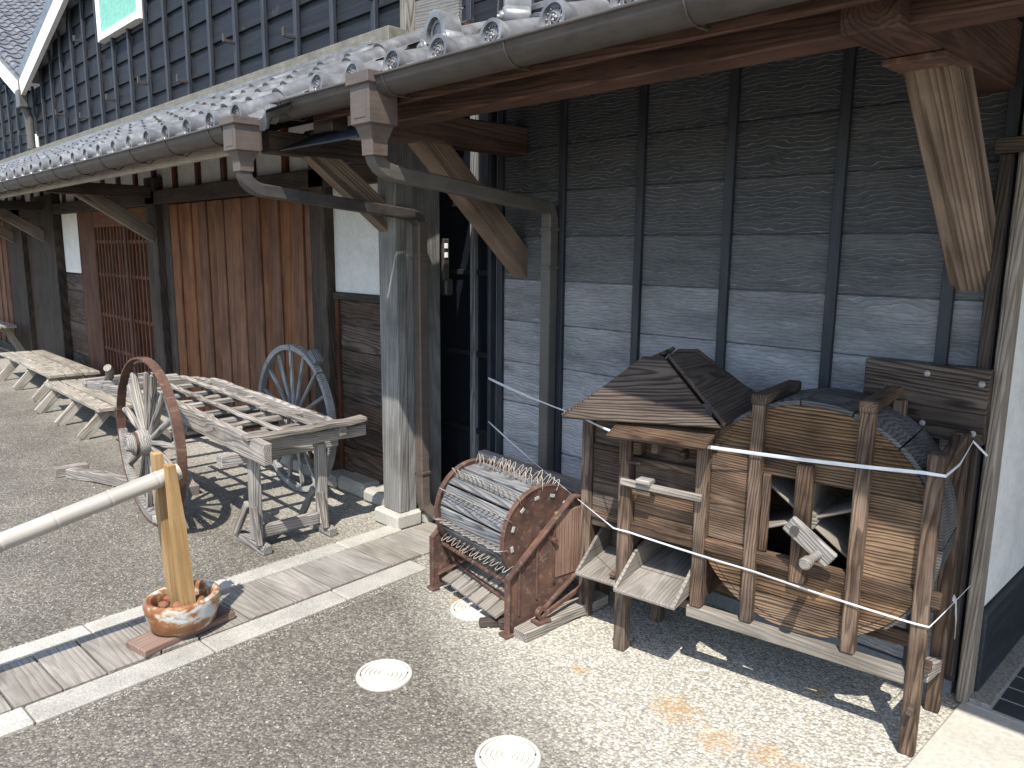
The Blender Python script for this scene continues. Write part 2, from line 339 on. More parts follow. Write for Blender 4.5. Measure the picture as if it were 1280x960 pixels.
def lathe_bm(prof, n=32, a0=0, a1=2*math.pi, bm=None):
    bm = bm or bmesh.new(); full = abs(a1-a0-2*math.pi) < 1e-4; rows = []
    k = n if full else n+1
    for r, z in prof: rows.append([bm.verts.new((r*math.cos(a0+(a1-a0)*i/n), r*math.sin(a0+(a1-a0)*i/n), z)) for i in range(k)])
    for a, b in zip(rows, rows[1:]):
        for i in range(n): bm.faces.new((a[i], a[(i+1) % k], b[(i+1) % k], b[i]))
    bmesh.ops.remove_doubles(bm, verts=bm.verts, dist=1e-5)
    return bm
def lathe(name, prof, mat, parent=None, F=I4, n=32, ang=35): return obj(name, mesh_of(lathe_bm(prof, n), name, mat, True, ang), F, parent)
def tube_bm(path, r, n=6, bm=None, flat=None):
    bm = bm or bmesh.new(); rings = []; P = [Vector(p) for p in path]
    for i, p in enumerate(P):
        t = (P[min(i+1, len(P)-1)]-P[max(i-1, 0)]).normalized()
        a = t.cross(Vector((0, 0, 1)))
        if a.length < 1e-3: a = t.cross(Vector((0, 1, 0)))
        a.normalize(); b = a.cross(t).normalized()
        ra, rb = (r, r) if flat is None else (flat[0], flat[1])
        rr = 1
        rings.append([bm.verts.new(p+a*ra*math.cos(2*math.pi*j/n+math.pi/n)*rr+b*rb*math.sin(2*math.pi*j/n+math.pi/n)*rr) for j in range(n)])
    for a, b in zip(rings, rings[1:]):
        for j in range(n): bm.faces.new((a[j], a[(j+1) % n], b[(j+1) % n], b[j]))
    bm.faces.new(rings[0]); bm.faces.new(rings[-1][::-1]); return bm
def tube(name, path, r, mat, parent=None, F=I4, n=8, flat=None, smooth=True):
    return obj(name, mesh_of(tube_bm(path, r, n, None, flat), name, mat, smooth, 40), F, parent)
def frameX(p0, p1, upv=(0, 0, 1)):
    """matrix whose Z axis runs p0->p1, origin p0"""
    p0, p1 = Vector(p0), Vector(p1); z = (p1-p0).normalized(); x = Vector(upv).cross(z)
    if x.length < 1e-4: x = Vector((1, 0, 0))
    x.normalize(); y = z.cross(x); W = Matrix((x, y, z)).transposed().to_4x4(); W.translation = p0; return W
def YZ(x):  # polygon (a,b) -> (Y=a, Z=b), extruded along +X from x
    W = Matrix(((0, 0, 1), (1, 0, 0), (0, 1, 0))).to_4x4(); W.translation = (x, 0, 0); return W
def XZ(y):  # polygon (a,b) -> (X=a, Z=b), extruded along -Y from y
    W = Matrix(((1, 0, 0), (0, 0, -1), (0, 1, 0))).to_4x4(); W.translation = (0, y, 0); return W

# ============================================================ SETTING: ground, drain, slab
bm = bmesh.new()
bmesh.ops.create_grid(bm, x_segments=2, y_segments=2, size=400)
g = obj('ground', mesh_of(bm, 'ground', 'ground')); props(g, kind='structure')

dr = thing('drain_channel', (-2.61, 0, 0), R(4.2), kind='structure')
DF = WM[dr.name]
rr = random.Random(3)
y = -2.5
while y < 2.10:                                             # kerb stones on the outer side
    l = rr.choice((.6, .6, .58)); bx('kerb_stone', -.125, 0, y+.002, min(y+l, 2.12)-.002, -.05, .012+rr.uniform(-.002, .003), 'kerb', dr, DF, .006); y += l
y = -2.2
while y < 2.28:
    l = .6; bx('kerb_stone', -.575, -.468, y+.002, min(y+l, 2.36)-.002, -.05, .014+rr.uniform(-.002, .003), 'kerb', dr, DF, .006); y += l
y = -2.4
while y < 2.45:
    l = rr.choice((.15, .17, .19, .145, .21)); a = R(rr.uniform(-1.2, 1.2))
    box('drain_board', (-.2965, y+l/2, .000+rr.uniform(-.003, .004)), (.322, l-.006, .03), 'wdeck', dr, DF, .003, Matrix.Rotation(a, 4, 'Z') @ Matrix.Rotation(R(rr.uniform(-.6, .6)), 4, 'Y'), seed=1); y += l
sl_ = bx('concrete_slab', -.672, 4.0, -.2, 2.745, -.06, .012, 'concrete', None, I4, .006); props(sl_, kind='structure')
sl_.rotation_euler.z = R(-.5)
# entrance floor of dark tiles, behind the slab
ef = thing('entrance_floor', (0, 2.75, 0), kind='structure')
bx('grout_bed', -.64, 3.2, 2.75, 5.6, -.05, .014, 'grout', ef, I4, .002)
tm = boxmesh(.191, .091, .012, 'floortile', .001)
for i in range(0, 16):
    for j in range(0, 27):
        obj('floor_tile', tm, Matrix.Translation((-.475+.2*i, 2.815+.1*j, .0095)), ef)
bx('gravel_strip', -.64, -.576, 2.77, 5.6, -.05, .024, 'rubble', ef, I4, .002)
# loose grit on the paving
rr = random.Random(5); VV = []; FF = []
t_ = bmesh.new(); bmesh.ops.create_icosphere(t_, subdivisions=1, radius=1); t_.verts.ensure_lookup_table()
iv = [v.co.copy() for v in t_.verts]; fi = [[v.index for v in f.verts] for f in t_.faces]; t_.free()
for k in range(9000):
    x = rr.uniform(-5.5, -.7); yy = rr.uniform(.5, 2.6); q = rr.uniform(.0016, .0042)*(1.6 if rr.random() < .06 else 1)
    if k % 9 == 0: x = rr.choice((-2.60-.073*yy+rr.uniform(-.002, .03), -3.195-.073*yy-rr.uniform(0, .03)))   # drifts along the kerbs
    elif -3.40 < x < -2.55 and rr.random() < .8: continue
    a = rr.uniform(0, 6.3); ca, sa = math.cos(a)*q, math.sin(a)*q; e = rr.uniform(.8, 1.4); n0 = len(VV)
    VV += [(x+v.x*ca*e-v.y*sa, yy+v.x*sa*e+v.y*ca, q*.3+v.z*q*.7) for v in iv]; FF += [[i+n0 for i in f] for f in fi]
me = bpy.data.meshes.new('loose_grit'); me.from_pydata(VV, [], FF); me.materials.append(M['rubble'])
props(obj('loose_grit', me), 'loose pale grit scattered over the paving', 'grit', kind='stuff')

# ============================================================ roof tiles (shared meshes)
PITCH = .265
def tile_mesh(eave):
    L = .26; th = .012; prof = []
    for i in range(9):
        a = math.pi*(1-i/8); prof.append((.05+.05*math.cos(a), .012+.047*math.sin(a)))
    for i in range(1, 8):
        t = i/7; prof.append((.10+.172*t, .012-.030*math.sin(math.pi*t)+.0*t))
    bm = bmesh.new(); rows = []
    for (yy, dz) in ((0, 0), (-L, .018)):
        rows.append([bm.verts.new((x, yy, z+dz)) for x, z in prof]); rows.append([bm.verts.new((x, yy, z+dz-th)) for x, z in prof])
    n = len(prof)
    for i in range(n-1):
        bm.faces.new((rows[0][i], rows[0][i+1], rows[2][i+1], rows[2][i])); bm.faces.new((rows[1][i], rows[3][i], rows[3][i+1], rows[1][i+1]))
        bm.faces.new((rows[2][i], rows[2][i+1], rows[3][i+1], rows[3][i]))
    if eave:
        F = Matrix.Translation((.05, -L-.0, .034)) @ Matrix.Rotation(math.pi/2-R(26), 4, 'X')
        r = .052
        b2 = lathe_bm([(0, .012), (r*.68, .012), (r*.74, .018), (r*.78, .024), (r, .024), (r*1.02, .018), (r*1.02, -.05)], 24)
        for k in range(12):
            a = 2*math.pi*k/12; bmesh.ops.create_icosphere(b2, subdivisions=1, radius=.0042, matrix=Matrix.Translation((r*.58*math.cos(a), r*.58*math.sin(a), .014)))
        for k in range(3):                                   # three comma swirl
            pts = []
            for j in range(6):
                a = 2*math.pi*k/3+j*.42; q = r*(.14+.055*j)
                pts.append((q*math.cos(a), q*math.sin(a), .013))
            tube_bm(pts, .0042, 5, b2); bmesh.ops.create_icosphere(b2, subdivisions=1, radius=.0085, matrix=Matrix.Translation(pts[0]))
        bmesh.ops.transform(b2, matrix=F, verts=b2.verts)
        me = bpy.data.meshes.new('x'); b2.to_mesh(me); b2.free(); bm.from_mesh(me)
        # hanging apron under the pan
        top = [bm.verts.new((.10+.172*i/8, -L-.001, .03-.030*math.sin(math.pi*i/8)-.002)) for i in range(9)]
        bot = [bm.verts.new((.10+.172*i/8, -L-.008, .03-.030*math.sin(math.pi*i/8)-.012-.034*math.sin(math.pi*i/8)**.7)) for i in range(9)]
        tb = [bm.verts.new(v.co+Vector((0, .016, 0))) for v in bot]
        for i in range(8): bm.faces.new((top[i], top[i+1], bot[i+1], bot[i])); bm.faces.new((bot[i], bot[i+1], tb[i+1], tb[i]))
    return mesh_of(bm, 'roof_tile', 'tile', True, 38)
TM, TE = tile_mesh(False), tile_mesh(True)
def tile_roof(parent, x0, ncol, y0, z0, slope, courses, jit=.002):
    a = math.atan(slope)
    for c in range(ncol):
        for k in range(courses):
            s = .265+.20*k                                    # distance up the slope of the tile's upper end
            W = Matrix.Translation((x0+PITCH*c+random.uniform(-jit, jit), y0+s*math.cos(a), z0+s*math.sin(a)+random.uniform(-jit, jit))) @ Matrix.Rotation(a, 4, 'X')
            obj('eave_tile' if k == 0 else 'roof_tile', TE if k == 0 else TM, W, parent)
def ridge_ornament(name, c, s, parent, rz=0):
    """scroll-edged ridge-end tile, facing -Y before rotation"""
    F = Matrix.Translation(c) @ Matrix.Rotation(rz, 4, 'Z') @ Matrix.Rotation(math.pi/2, 4, 'X')
    bm = bmesh.new()
    def arch(ro, ri, z0, z1, n=18, a0=-.5, a1=math.pi+.5):
        vs = []
        for i in range(n+1):
            a = a0+(a1-a0)*i/n
            vs.append([bm.verts.new((q*math.cos(a), q*math.sin(a)*1.05, z)) for q, z in ((ri, z0), (ri, z1), ((ri+ro)/2, z1+.012*s), (ro, z1), (ro, z0))])
        for a, b in zip(vs, vs[1:]):
            for j in range(4): bm.faces.new((a[j], a[j+1], b[j+1], b[j]))
    arch(.5*s, .34*s, -.35*s, .12*s)
    arch(.33*s, .24*s, -.35*s, .02*s)
    lathe = lathe_bm([(0, -.02*s), (.34*s, -.02*s), (.34*s, -.35*s)], 20); me = bpy.data.meshes.new('x'); lathe.to_mesh(me); lathe.free(); bm.from_mesh(me)
    for sg in (-1, 1):
        for (q, r0, zz) in ((.52, .2, .16), (.52, .12, .22), (.52, .06, .26)):
            b2 = lathe_bm([(0, zz*s), (r0*s*.8, zz*s), (r0*s, (zz-.05)*s), (r0*s, -.3*s)], 14)
            bmesh.ops.translate(b2, vec=(sg*q*s, -.22*s, 0), verts=b2.verts); me = bpy.data.meshes.new('x'); b2.to_mesh(me); b2.free(); bm.from_mesh(me)
    return obj(name, mesh_of(bm, name, 'tile', True, 40), F, parent)

# ============================================================ RIGHT: storehouse with split-face siding
sh = thing('storehouse', (-1.9, 2.8, 0), label='storehouse with dark split-face siding, timber eave braces and silver roof tiles', cat='building')
WY = 2.80
bats = [-2.99, -2.56, -2.10, -1.665, -1.225, -.84]
wl = bx('wall', -3.06, -.70, WY+.012, WY+.16, .0, 2.75, 'skirt', sh, I4, 0)
edges = [-3.05]+bats+[-.70]
cz = [.06+.2155*k for k in range(12)]
rr = random.Random(11)
for i in range(len(edges)-1):
    xa, xb = edges[i], edges[i+1]
    if xb-xa < .1: continue
    for k in range(len(cz)-1):
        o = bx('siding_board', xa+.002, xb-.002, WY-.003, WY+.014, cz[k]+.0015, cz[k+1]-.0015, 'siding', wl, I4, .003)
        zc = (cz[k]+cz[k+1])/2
        f = (.16 if zc < 1.5 else .07 if zc < 1.7 else .02)+rr.uniform(0, .04) if zc > 1.36 else min(1.0, .48+(1.25-zc)*.75+rr.uniform(-.05, .05))  # lower rows of boards are set paler than upper ones
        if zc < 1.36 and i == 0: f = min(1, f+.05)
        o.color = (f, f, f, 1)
for x in bats: bx('batten', x-.019, x+.019, WY-.024, WY+.004, .05, 2.44, 'batten', wl, I4, .002, 'z')
bx('corner_trim', -3.075, -3.05, WY-.03, WY+.10, .04, 2.44, 'batten', wl, I4, .002, 'z')
bx('corner_trim', -.725, -.688, WY-.034, WY+.10, .06, 2.2, 'batten', wl, I4, .002, 'z')
bx('footing', -3.05, -.70, WY-.012, WY+.014, -.02, .058, 'skirt', wl, I4, .002)
bx('eave_beam', -2.98, 1.1, 1.90, 2.02, 2.005, 2.13, 'wbeam', sh, I4, .006)
def arm_brace(x, par, wall, zb, yout, wd, arm_m, br_m, za, ah, ytop, zt):
    bx('arm_beam', x-wd/2-.004, x+wd/2+.004, yout, wall, za, za+ah, arm_m, par, I4, .005, 'y')
    # brace: from the wall face up and out to the arm
    p0 = Vector((x, wall+.05, zb)); p1 = Vector((x, ytop, zt)); d = (p1-p0).normalized()
    beam('brace', p0-d*.0, p1+d*.05, wd, .12, br_m, par, I4, Vector((0, -1, 1)), .006)
arm_brace(-2.855, sh, 2.79, 1.40, 1.90, .105, 'wbeam', 'wbrace', 1.965, .13, 2.16, 2.02)
arm_brace(-.775, sh, 2.79, 1.42, 1.84, .125, 'wbeam', 'wbrace', 1.99, .19, 2.23, 2.06)
bx('arm_plate', -.85, -.70, 2.12, 2.29, 1.972, 1.988, 'rust', sh, I4, .002)
# roof
rf = prism('roof', [(1.73, 2.13), (2.86, 2.537), (2.86, 2.48), (1.73, 2.075)], 4.1, 'wbeam', sh, YZ(-2.98))
tile_roof(rf, -3.0, 15, 1.74, 2.125, .36, 4)
for k in range(8): 
    x = -2.75+k*.455
    beam('rafter', (x, 1.76, 2.062), (x, 2.80, 2.435), .045, .05, 'wbeam', rf)
bx('fascia', -3.05, 1.1, 1.755, 1.775, 2.03, 2.125, 'wbeam', rf, I4, .002)
# ridge against the upper wall
for k in range(7):
    x = -2.08+.10*(k % 2); z0 = 2.235+.042*k; y0 = 2.02+.03*(k % 2)+.006*k
    while x < .6: bx('ridge_tile', x+.002, x+.298, y0, 2.30, z0, z0+(.03 if k % 2 == 0 else .036), 'tile', rf, I4, .007); x += .3
lathe('ridge_cap', [(0, 0), (.06, 0), (.06, 2.7), (0, 2.7)], 'tile', rf, frameX((-2.06, 2.16, 2.56), (.5, 2.16, 2.56)), 20)
ridge_ornament('ridge_end_tile', (-2.14, 2.02, 2.335), .20, rf, R(-35))
ridge_ornament('ridge_end_tile', (-2.50, 1.99, 2.325), .165, rf, R(-8))
lathe('ridge_cap', [(0, 0), (.05, 0), (.05, .4), (0, .4)], 'tile', rf, frameX((-2.50, 2.03, 2.30), (-2.50, 2.5, 2.46)), 18)
# end cladding of the eave: painted fascia box and folded sheet
bx('fascia_box', -3.14, -2.985, 1.80, 1.88, 1.995, 2.07, 'pipe', sh, I4, .003)
beam('metal_sheet', (-3.34, 1.84, 1.985), (-2.70, 1.84, 1.985), .22, .008, 'bluemetal', sh, I4, (0, -.5, 1), .001)
# upper wall
uw = bx('upper_wall', -3.30, 1.4, 2.80, 2.9, 2.50, 4.6, 'dark', sh, I4, 0)
for k in range(10):
    bx('wall_board', -3.30, 1.4, 2.785-.0, 2.80+.004, 2.55+.2*k, 2.55+.2*k+.196, 'black', uw, I4, .003)
for k in range(11): bx('batten', -3.24+.455*k, -3.20+.455*k, 2.76, 2.786, 2.62, 4.6, 'batten', uw, I4, .003, 'z')

# entrance to the right of the corner post
ew = thing('entrance_side_wall', (-.66, 2.78, 0), label='white plastered wall with dark skirting beside the tiled entrance', cat='wall')
bx('plaster', -.80, -.652, 2.83, 5.6, .31, 3.0, 'plaster', ew, I4, .004)
bx('skirting', -.80, -.630, 2.835, 5.6, .0, .305, 'batten', ew, I4, .004, 'y')
bx('corner_post', -.676, -.640, 2.75, 2.828, .0, 2.15, 'wcorner', ew, I4, .006, 'z')
bx('rail_block', -.73, -.50, 2.70, 2.733, 1.80, 1.845, 'wpost', ew, I4, .003)
bx('black_stop', -.722, -.690, 2.735, 2.765, .09, 1.80, 'wpost', ew, I4, .003, 'z')
eb = bx('entrance_back_wall', -.65, 3.4, 5.6, 5.75, 0, 3, 'plaster', None, I4, .004)
props(eb, 'plain plaster wall at the back of the tiled entrance', 'wall')
er = bx('entrance_right_wall', 3.2, 3.4, 2.8, 5.6, 0, 3, 'plaster', None, I4, .004)
props(er, 'plain plaster wall closing the far side of the tiled entrance', 'wall')
ec = bx('entrance_ceiling', -.65, 3.4, 2.87, 5.6, 2.7, 2.76, 'wbeam', None, I4, .004)
props(ec, 'dark timber ceiling over the tiled entrance', 'ceiling')

# ============================================================ gutters and downpipes
def gutter_channel(name, x0, x1, y, z, r, parent):
    bm = bmesh.new(); n = 10; a = []; t = .004
    prof = [(y-r*math.cos(math.pi*i/n), z-r*1.0*math.sin(math.pi*i/n)) for i in range(n+1)]
    prof = [(prof[0][0]-.004, z+.004)]+prof
    inn = [(y-(r-t)*math.cos(math.pi*i/n), z-(r-t)*math.sin(math.pi*i/n)) for i in range(n, -1, -1)]
    pts = prof+inn
    A = [bm.verts.new((x0, p[0], p[1])) for p in pts]; B = [bm.verts.new((x1, p[0], p[1])) for p in pts]
    for i in range(len(pts)): j = (i+1) % len(pts); bm.faces.new((A[i], A[j], B[j], B[i]))
    # closed half-round ends
    for X in (x0, x1): bm.faces.new([bm.verts.new((X, p[0], p[1])) for p in prof[1:]])
    o = obj(name, mesh_of(bm, name, 'gutter', True, 40), I4, parent)
    tube('rolled_edge', [(x0, y-r-.002, z+.003), (x1, y-r-.002, z+.003)], .0055, 'gutter', o)
    return o
def bracket(x, y, z, r, parent):
    pts = [(x, y-r*1.04*math.cos(math.pi*i/8), z-r*1.05*math.sin(math.pi*i/8)) for i in range(9)]
    pts.insert(0, (x, y-r*1.1, z+.012)); pts.append((x, y+r+.05, z+.03))
    tube('bracket', pts, .003, 'gutter', parent, n=5)
    tube('bracket', [(x, y-.0, z-r*1.05), (x, y+r*.75, z-r*.40-.04), (x, y+r+.03, z-.02)], .003, 'gutter', parent, n=5)
def leader(c, s, parent, mat, k=1.5):
    """rainwater head: square box tapering to an outlet, with rim"""
    x, y, z = c
    def ring(h, a, b): return [(x-a, y-b, z+h), (x+a, y-b, z+h), (x+a, y+b, z+h), (x-a, y+b, z+h)]
    bm = bmesh.new()
    R_ = [ring(h*s*k, a*s, b*s) for h, a, b in ((1.22, .56, .56), (1.22, .64, .64), (1.02, .64, .64), (1.0, .54, .54), (.36, .54, .54), (.33, .44, .44), (.10, .31, .31), (-.12, .30, .30), (-.16, .30, .30))]
    V = [[bm.verts.new(p) for p in r] for r in R_]
    for a, b in zip(V, V[1:]):
        for i in range(4): bm.faces.new((a[i], a[(i+1) % 4], b[(i+1) % 4], b[i]))
    bmesh.ops.bevel(bm, geom=[e for e in bm.edges], offset=.002, segments=1, affect='EDGES', clamp_overlap=True)
    o = obj('leader_head', mesh_of(bm, 'leader_head', mat), I4, parent)
    bx('raised_panel', x-.33*s, x+.33*s, y-.556*s, y-.53*s, z+.46*s*k, z+.9*s*k, mat, o, I4, .003)
    return o
def squarepipe(name, path, hw, mat, parent):
    bm = bmesh.new(); P = [Vector(p) for p in path]; rings = []
    for i, p in enumerate(P):
        t = (P[min(i+1, len(P)-1)]-P[max(i-1, 0)]).normalized(); a = Vector((1, 0, 0)); a = (a-t*a.dot(t)).normalized(); b = t.cross(a)
        rings.append([bm.verts.new(p+a*hw*sx+b*hw*sy) for sx, sy in ((-.8, -1), (.8, -1), (1, -.8), (1, .8), (.8, 1), (-.8, 1), (-1, .8), (-1, -.8))])
    for a, b in zip(rings, rings[1:]):
        for j in range(8): bm.faces.new((a[j], a[(j+1) % 8], b[(j+1) % 8], b[j]))
    bm.faces.new(rings[0]); bm.faces.new(rings[-1][::-1])
    return obj(name, mesh_of(bm, name, mat, True, 30), I4, parent)
def arc(p, a, b, n=5):
    """rounded corner at p between directions to a and b points already on the legs"""
    a, p, b = Vector(a), Vector(p), Vector(b)
    return [tuple(a.lerp(p, t).lerp(p.lerp(b, t), t)) for t in [i/n for i in range(n+1)]]
g1 = thing('rain_gutter', (-2.5, 1.68, 0), label='brown gutter with square rain head and downpipe on the dark siding', cat='gutter', group='rain gutters')
gutter_channel('channel', -3.27, 1.1, 1.70, 2.105, .062, g1)
for k in range(7): bracket(-2.99+.62*k if k else -3.12, 1.70, 2.105, .062, g1)
leader((-2.49, 1.68, 1.874), .115, g1, 'pipe', 1.8)
pth = [(-2.50, 1.68, 1.90)]+arc((-2.50, 1.68, 1.80), (-2.50, 1.68, 1.88), (-2.502, 1.76, 1.785))+[(-2.515, 2.0, 1.765)]+arc((-2.60, 2.745, 1.70), (-2.598, 2.70, 1.703), (-2.60, 2.745, 1.64))
squarepipe('feed_pipe', pth, .029, 'pipegray', g1)
squarepipe('downpipe', [(-2.60, 2.745, 1.66), (-2.60, 2.745, 0)], .031, 'pipegray', g1)
for z in (1.60, 1.42): bx('pipe_clip', -2.634, -2.566, 2.71, 2.80, z-.008, z+.008, 'pipegray', g1, I4, .002)
g2 = thing('rain_gutter', (-3.2, 1.5, 0), label='long brown gutter with square rain head and downpipe beside the gray pillar', cat='gutter', group='rain gutters')
gutter_channel('channel', -16, -3.27, 1.50, 2.0, .058, g2)
for k in range(24): bracket(-3.40-.5*k, 1.50, 2.0, .058, g2)
leader((-3.20, 1.50, 1.842), .105, g2, 'pipe', 1.48)
pth = [(-3.20, 1.50, 1.87)]+arc((-3.20, 1.50, 1.76), (-3.20, 1.50, 1.82), (-3.203, 1.57, 1.745))+[(-3.22, 1.8, 1.725)]+arc((-3.265, 2.47, 1.665), (-3.262, 2.41, 1.675), (-3.265, 2.47, 1.60))
squarepipe('feed_pipe', pth, .027, 'iron', g2)
squarepipe('downpipe', [(-3.265, 2.47, 1.64), (-3.265, 2.47, .20)]+arc((-3.265, 2.47, .09), (-3.265, 2.47, .16), (-3.23, 2.53, .05))[1:]+[(-3.15, 2.57, .035)], .029, 'pipe', g2)
for z in (1.45, .30): bx('pipe_clip', -3.30, -3.23, 2.44, 2.50, z-.008, z+.008, 'pipe', g2, I4, .002)
lathe('outlet', [(.0, 0), (.018, 0), (.022, .004), (.022, .05), (0, .05)], 'white', g2, frameX((-3.15, 2.565, .028), (-3.10, 2.55, .02)), 16)

# ============================================================ LEFT: long low townhouse
th_ = thing('townhouse', (-7, 2.6, 0), label='long low townhouse with reddish plank shutters, lattice door and black boarded upper wall', cat='building')
FY = 2.60
def post(x0, x1, y0, y1, z0, z1, mat='wpost', name='post'): return bx(name, x0, x1, y0, y1, z0, z1, mat, th_, I4, .006, 'z')
# gray pillar on its footing stone
post(-3.45, -3.293, 2.335, 2.40, .085, 2.12, 'wpillar', 'pillar')
post(-3.455, -3.30, 2.402, 2.455, .05, 2.12, 'wpillar', 'side_board')
post(-3.455, -3.342, 2.457, 2.665, .05, 2.12, 'wpillar', 'side_board')
bx('footing_stone', -3.49, -3.27, 2.295, 2.47, 0, .085, 'kerb', th_, I4, .012)
bx('footing_stone', -3.48, -3.25, 2.475, 2.70, 0, .075, 'kerb', th_, I4, .012)
for k in range(9): bx('foundation_stone', -3.54-.3*k-.292, -3.54-.3*k, 2.44+.01*math.sin(k*2.1), 2.60, 0, .085+.01*math.sin(k*1.7), 'kerb', th_, I4, .02)
bx('base_wall', -16, -3.48, 2.62, 2.74, 0, 2.5, 'dark', th_, I4, 0)
# post right of the shutter, panel bay
post(-4.45, -4.27, 2.50, 2.62, .05, 2.1)
bx('plaster_panel', -4.268, -3.47, 2.565, 2.62, 1.235, 1.87, 'plaster', th_, I4, .002)
bx('window_sill', -4.268, -3.502, 2.54, 2.622, 1.19, 1.233, 'wpost', th_, I4, .003)
for k in range(7): bx('panel_board', -4.268, -3.472, 2.575+.004*(k % 2), 2.62, .09+.157*k, .09+.157*k+.154, 'wpanel', th_, I4, .003)
bx('panel_stud', -3.68, -3.645, 2.555, 2.574, .09, 1.19, 'wlat', th_, I4, .002, 'z')
bx('panel_stud', -4.267, -4.235, 2.555, 2.574, .09, 1.19, 'wlat', th_, I4, .002, 'z')
# plank shutter
st = thing('x') if False else None
sb = bx('shutter', -6.93, -4.452, 2.605, 2.622, .04, 1.865, 'wred', th_, I4, .002, 'z')
rr = random.Random(21); x = -6.92; k = 0
while x < -4.50:
    wd = rr.choice((.15, .165, .18, .14)); x1 = min(x+wd, -4.455)
    dy = .0 if k % 2 else .014
    bx('plank', x+.001, x1-.001, 2.572-dy+rr.uniform(-.002, .002), 2.602, .045, 1.862, 'wred', sb, I4, .005, 'z'); x += wd; k += 1
post(-7.33, -7.10, 2.50, 2.62, .0, 2.1)
post(-7.09, -6.935, 2.56, 2.622, .0, 1.9)
# lattice door
ld = bx('lattice_door', -9.10, -7.335, 2.61, 2.624, .03, 1.865, 'wlat', th_, I4, .002, 'z')
for k in range(17): bx('lattice_bar', -9.02+.104*k-.014, -9.02+.104*k+.014, 2.575, 2.600, .12, 1.70, 'wlat', ld, I4, .003, 'z')
for z in (.09, .42, .78, 1.21, 1.55, 1.74): bx('lattice_rail', -9.10, -7.335, 2.582, 2.609, z-.017, z+.017, 'wlat', ld, I4, .003)
bx('lattice_rail', -9.10, -7.335, 2.57, 2.612, 1.70, 1.865, 'wred', ld, I4, .003)
bx('lattice_stile', -8.2, -8.13, 2.568, 2.609, .03, 1.70, 'wlat', ld, I4, .003, 'z')
post(-9.70, -9.11, 2.57, 2.622, .0, 1.9, 'wlat', 'door_board')
# plaster strip and lower boards
bx('plaster_panel', -10.35, -9.72, 2.58, 2.62, 1.20, 1.87, 'plaster', th_, I4, .002)
for k in range(6): bx('panel_board', -10.35, -9.72, 2.575+.004*(k % 2), 2.62, .06+.188*k, .06+.188*k+.184, 'wpanel', th_, I4, .003)
post(-11.35, -10.37, 2.49, 2.62, 0, 2.1); post(-12.0, -11.36, 2.56, 2.622, 0, 1.9, 'wpanel'); post(-12.9, -12.02, 2.5, 2.62, 0, 2.1)
sb2 = bx('shutter', -16, -12.92, 2.605, 2.622, .04, 1.865, 'wred', th_, I4, .002, 'z')
for k in range(18): bx('plank', -16+.17*k+.001, -16+.17*k+.169, 2.572-(.014 if k % 2 else 0), 2.602, .045, 1.862, 'wred', sb2, I4, .005, 'z')
# lintel, plaster frieze, studs
bx('lintel', -16, -3.503, 2.50, 2.623, 1.868, 1.985, 'wpost', th_, I4, .006)
bx('frieze', -16, -3.47, 2.585, 2.622, 1.987, 2.28, 'plaster', th_, I4, .002)
for k in range(26): bx('frieze_stud', -3.9-.48*k-.03, -3.9-.48*k+.03, 2.555, 2.586, 1.987, 2.28, 'wlat', th_, I4, .003, 'z')
for x in (-3.40, -7.21, -10.85, -12.5, -14.2): arm_brace(x, th_, 2.40 if x > -3.6 else 2.51, 1.575, 1.70, .075, 'wpost', 'wbrace2', 1.925, .10, 1.93, 1.975)
# lower roof
SL = .525
lr = prism('roof', [(1.55, 2.035), (2.80, 2.69), (2.80, 2.635), (1.55, 1.985)], 12.75, 'wpost', th_, YZ(-15.95))
bx('fascia', -16, -3.22, 1.575, 1.60, 1.915, 2.01, 'wfascia', lr, I4, .003)
for k in range(28): beam('rafter', (-3.45-.455*k, 1.61, 1.98), (-3.45-.455*k, 2.6, 2.50), .045, .05, 'wpost', lr)
tile_roof(lr, -3.30-PITCH*47, 48, 1.535, 2.02, SL, 5)
# fan-ribbed corner tile at the end of the eave
bm = bmesh.new()
for i in range(13):
    a = math.pi*(i/12); p = [(0.02*math.cos(a), 0, -.02*math.sin(a)), (.066*math.cos(a), -.012, -.066*math.sin(a))]
    tube_bm(p, .0062, 5, bm)
b2 = lathe_bm([(0, 0), (.05, 0), (.066, .01), (.066, .06), (0, .06)], 20); bmesh.ops.transform(b2, matrix=Matrix.Rotation(-math.pi/2, 4, 'X'), verts=b2.verts)
me = bpy.data.meshes.new('x'); b2.to_mesh(me); b2.free(); bm.from_mesh(me)
obj('corner_tile', mesh_of(bm, 'corner_tile', 'tile', True, 40), Matrix.Translation((-3.17, 1.60, 2.06)) @ Matrix.Scale(.62, 4), lr)
# flashing where the roof meets the upper wall
bx('flashing', -16, -3.70, 2.60, 2.75, 2.608, 2.705, 'patina', lr, I4, .004)
x = -16.0
while x < -3.75: bx('ridge_tile', x+.002, min(x+.9, -3.7)-.002, 2.45, 2.598, 2.55, 2.578, 'tile', lr, I4, .006); bx('ridge_tile', x+.202, min(x+1.1, -3.7)-.002, 2.48, 2.598, 2.58, 2.604, 'tile', lr, I4, .006); x += .9
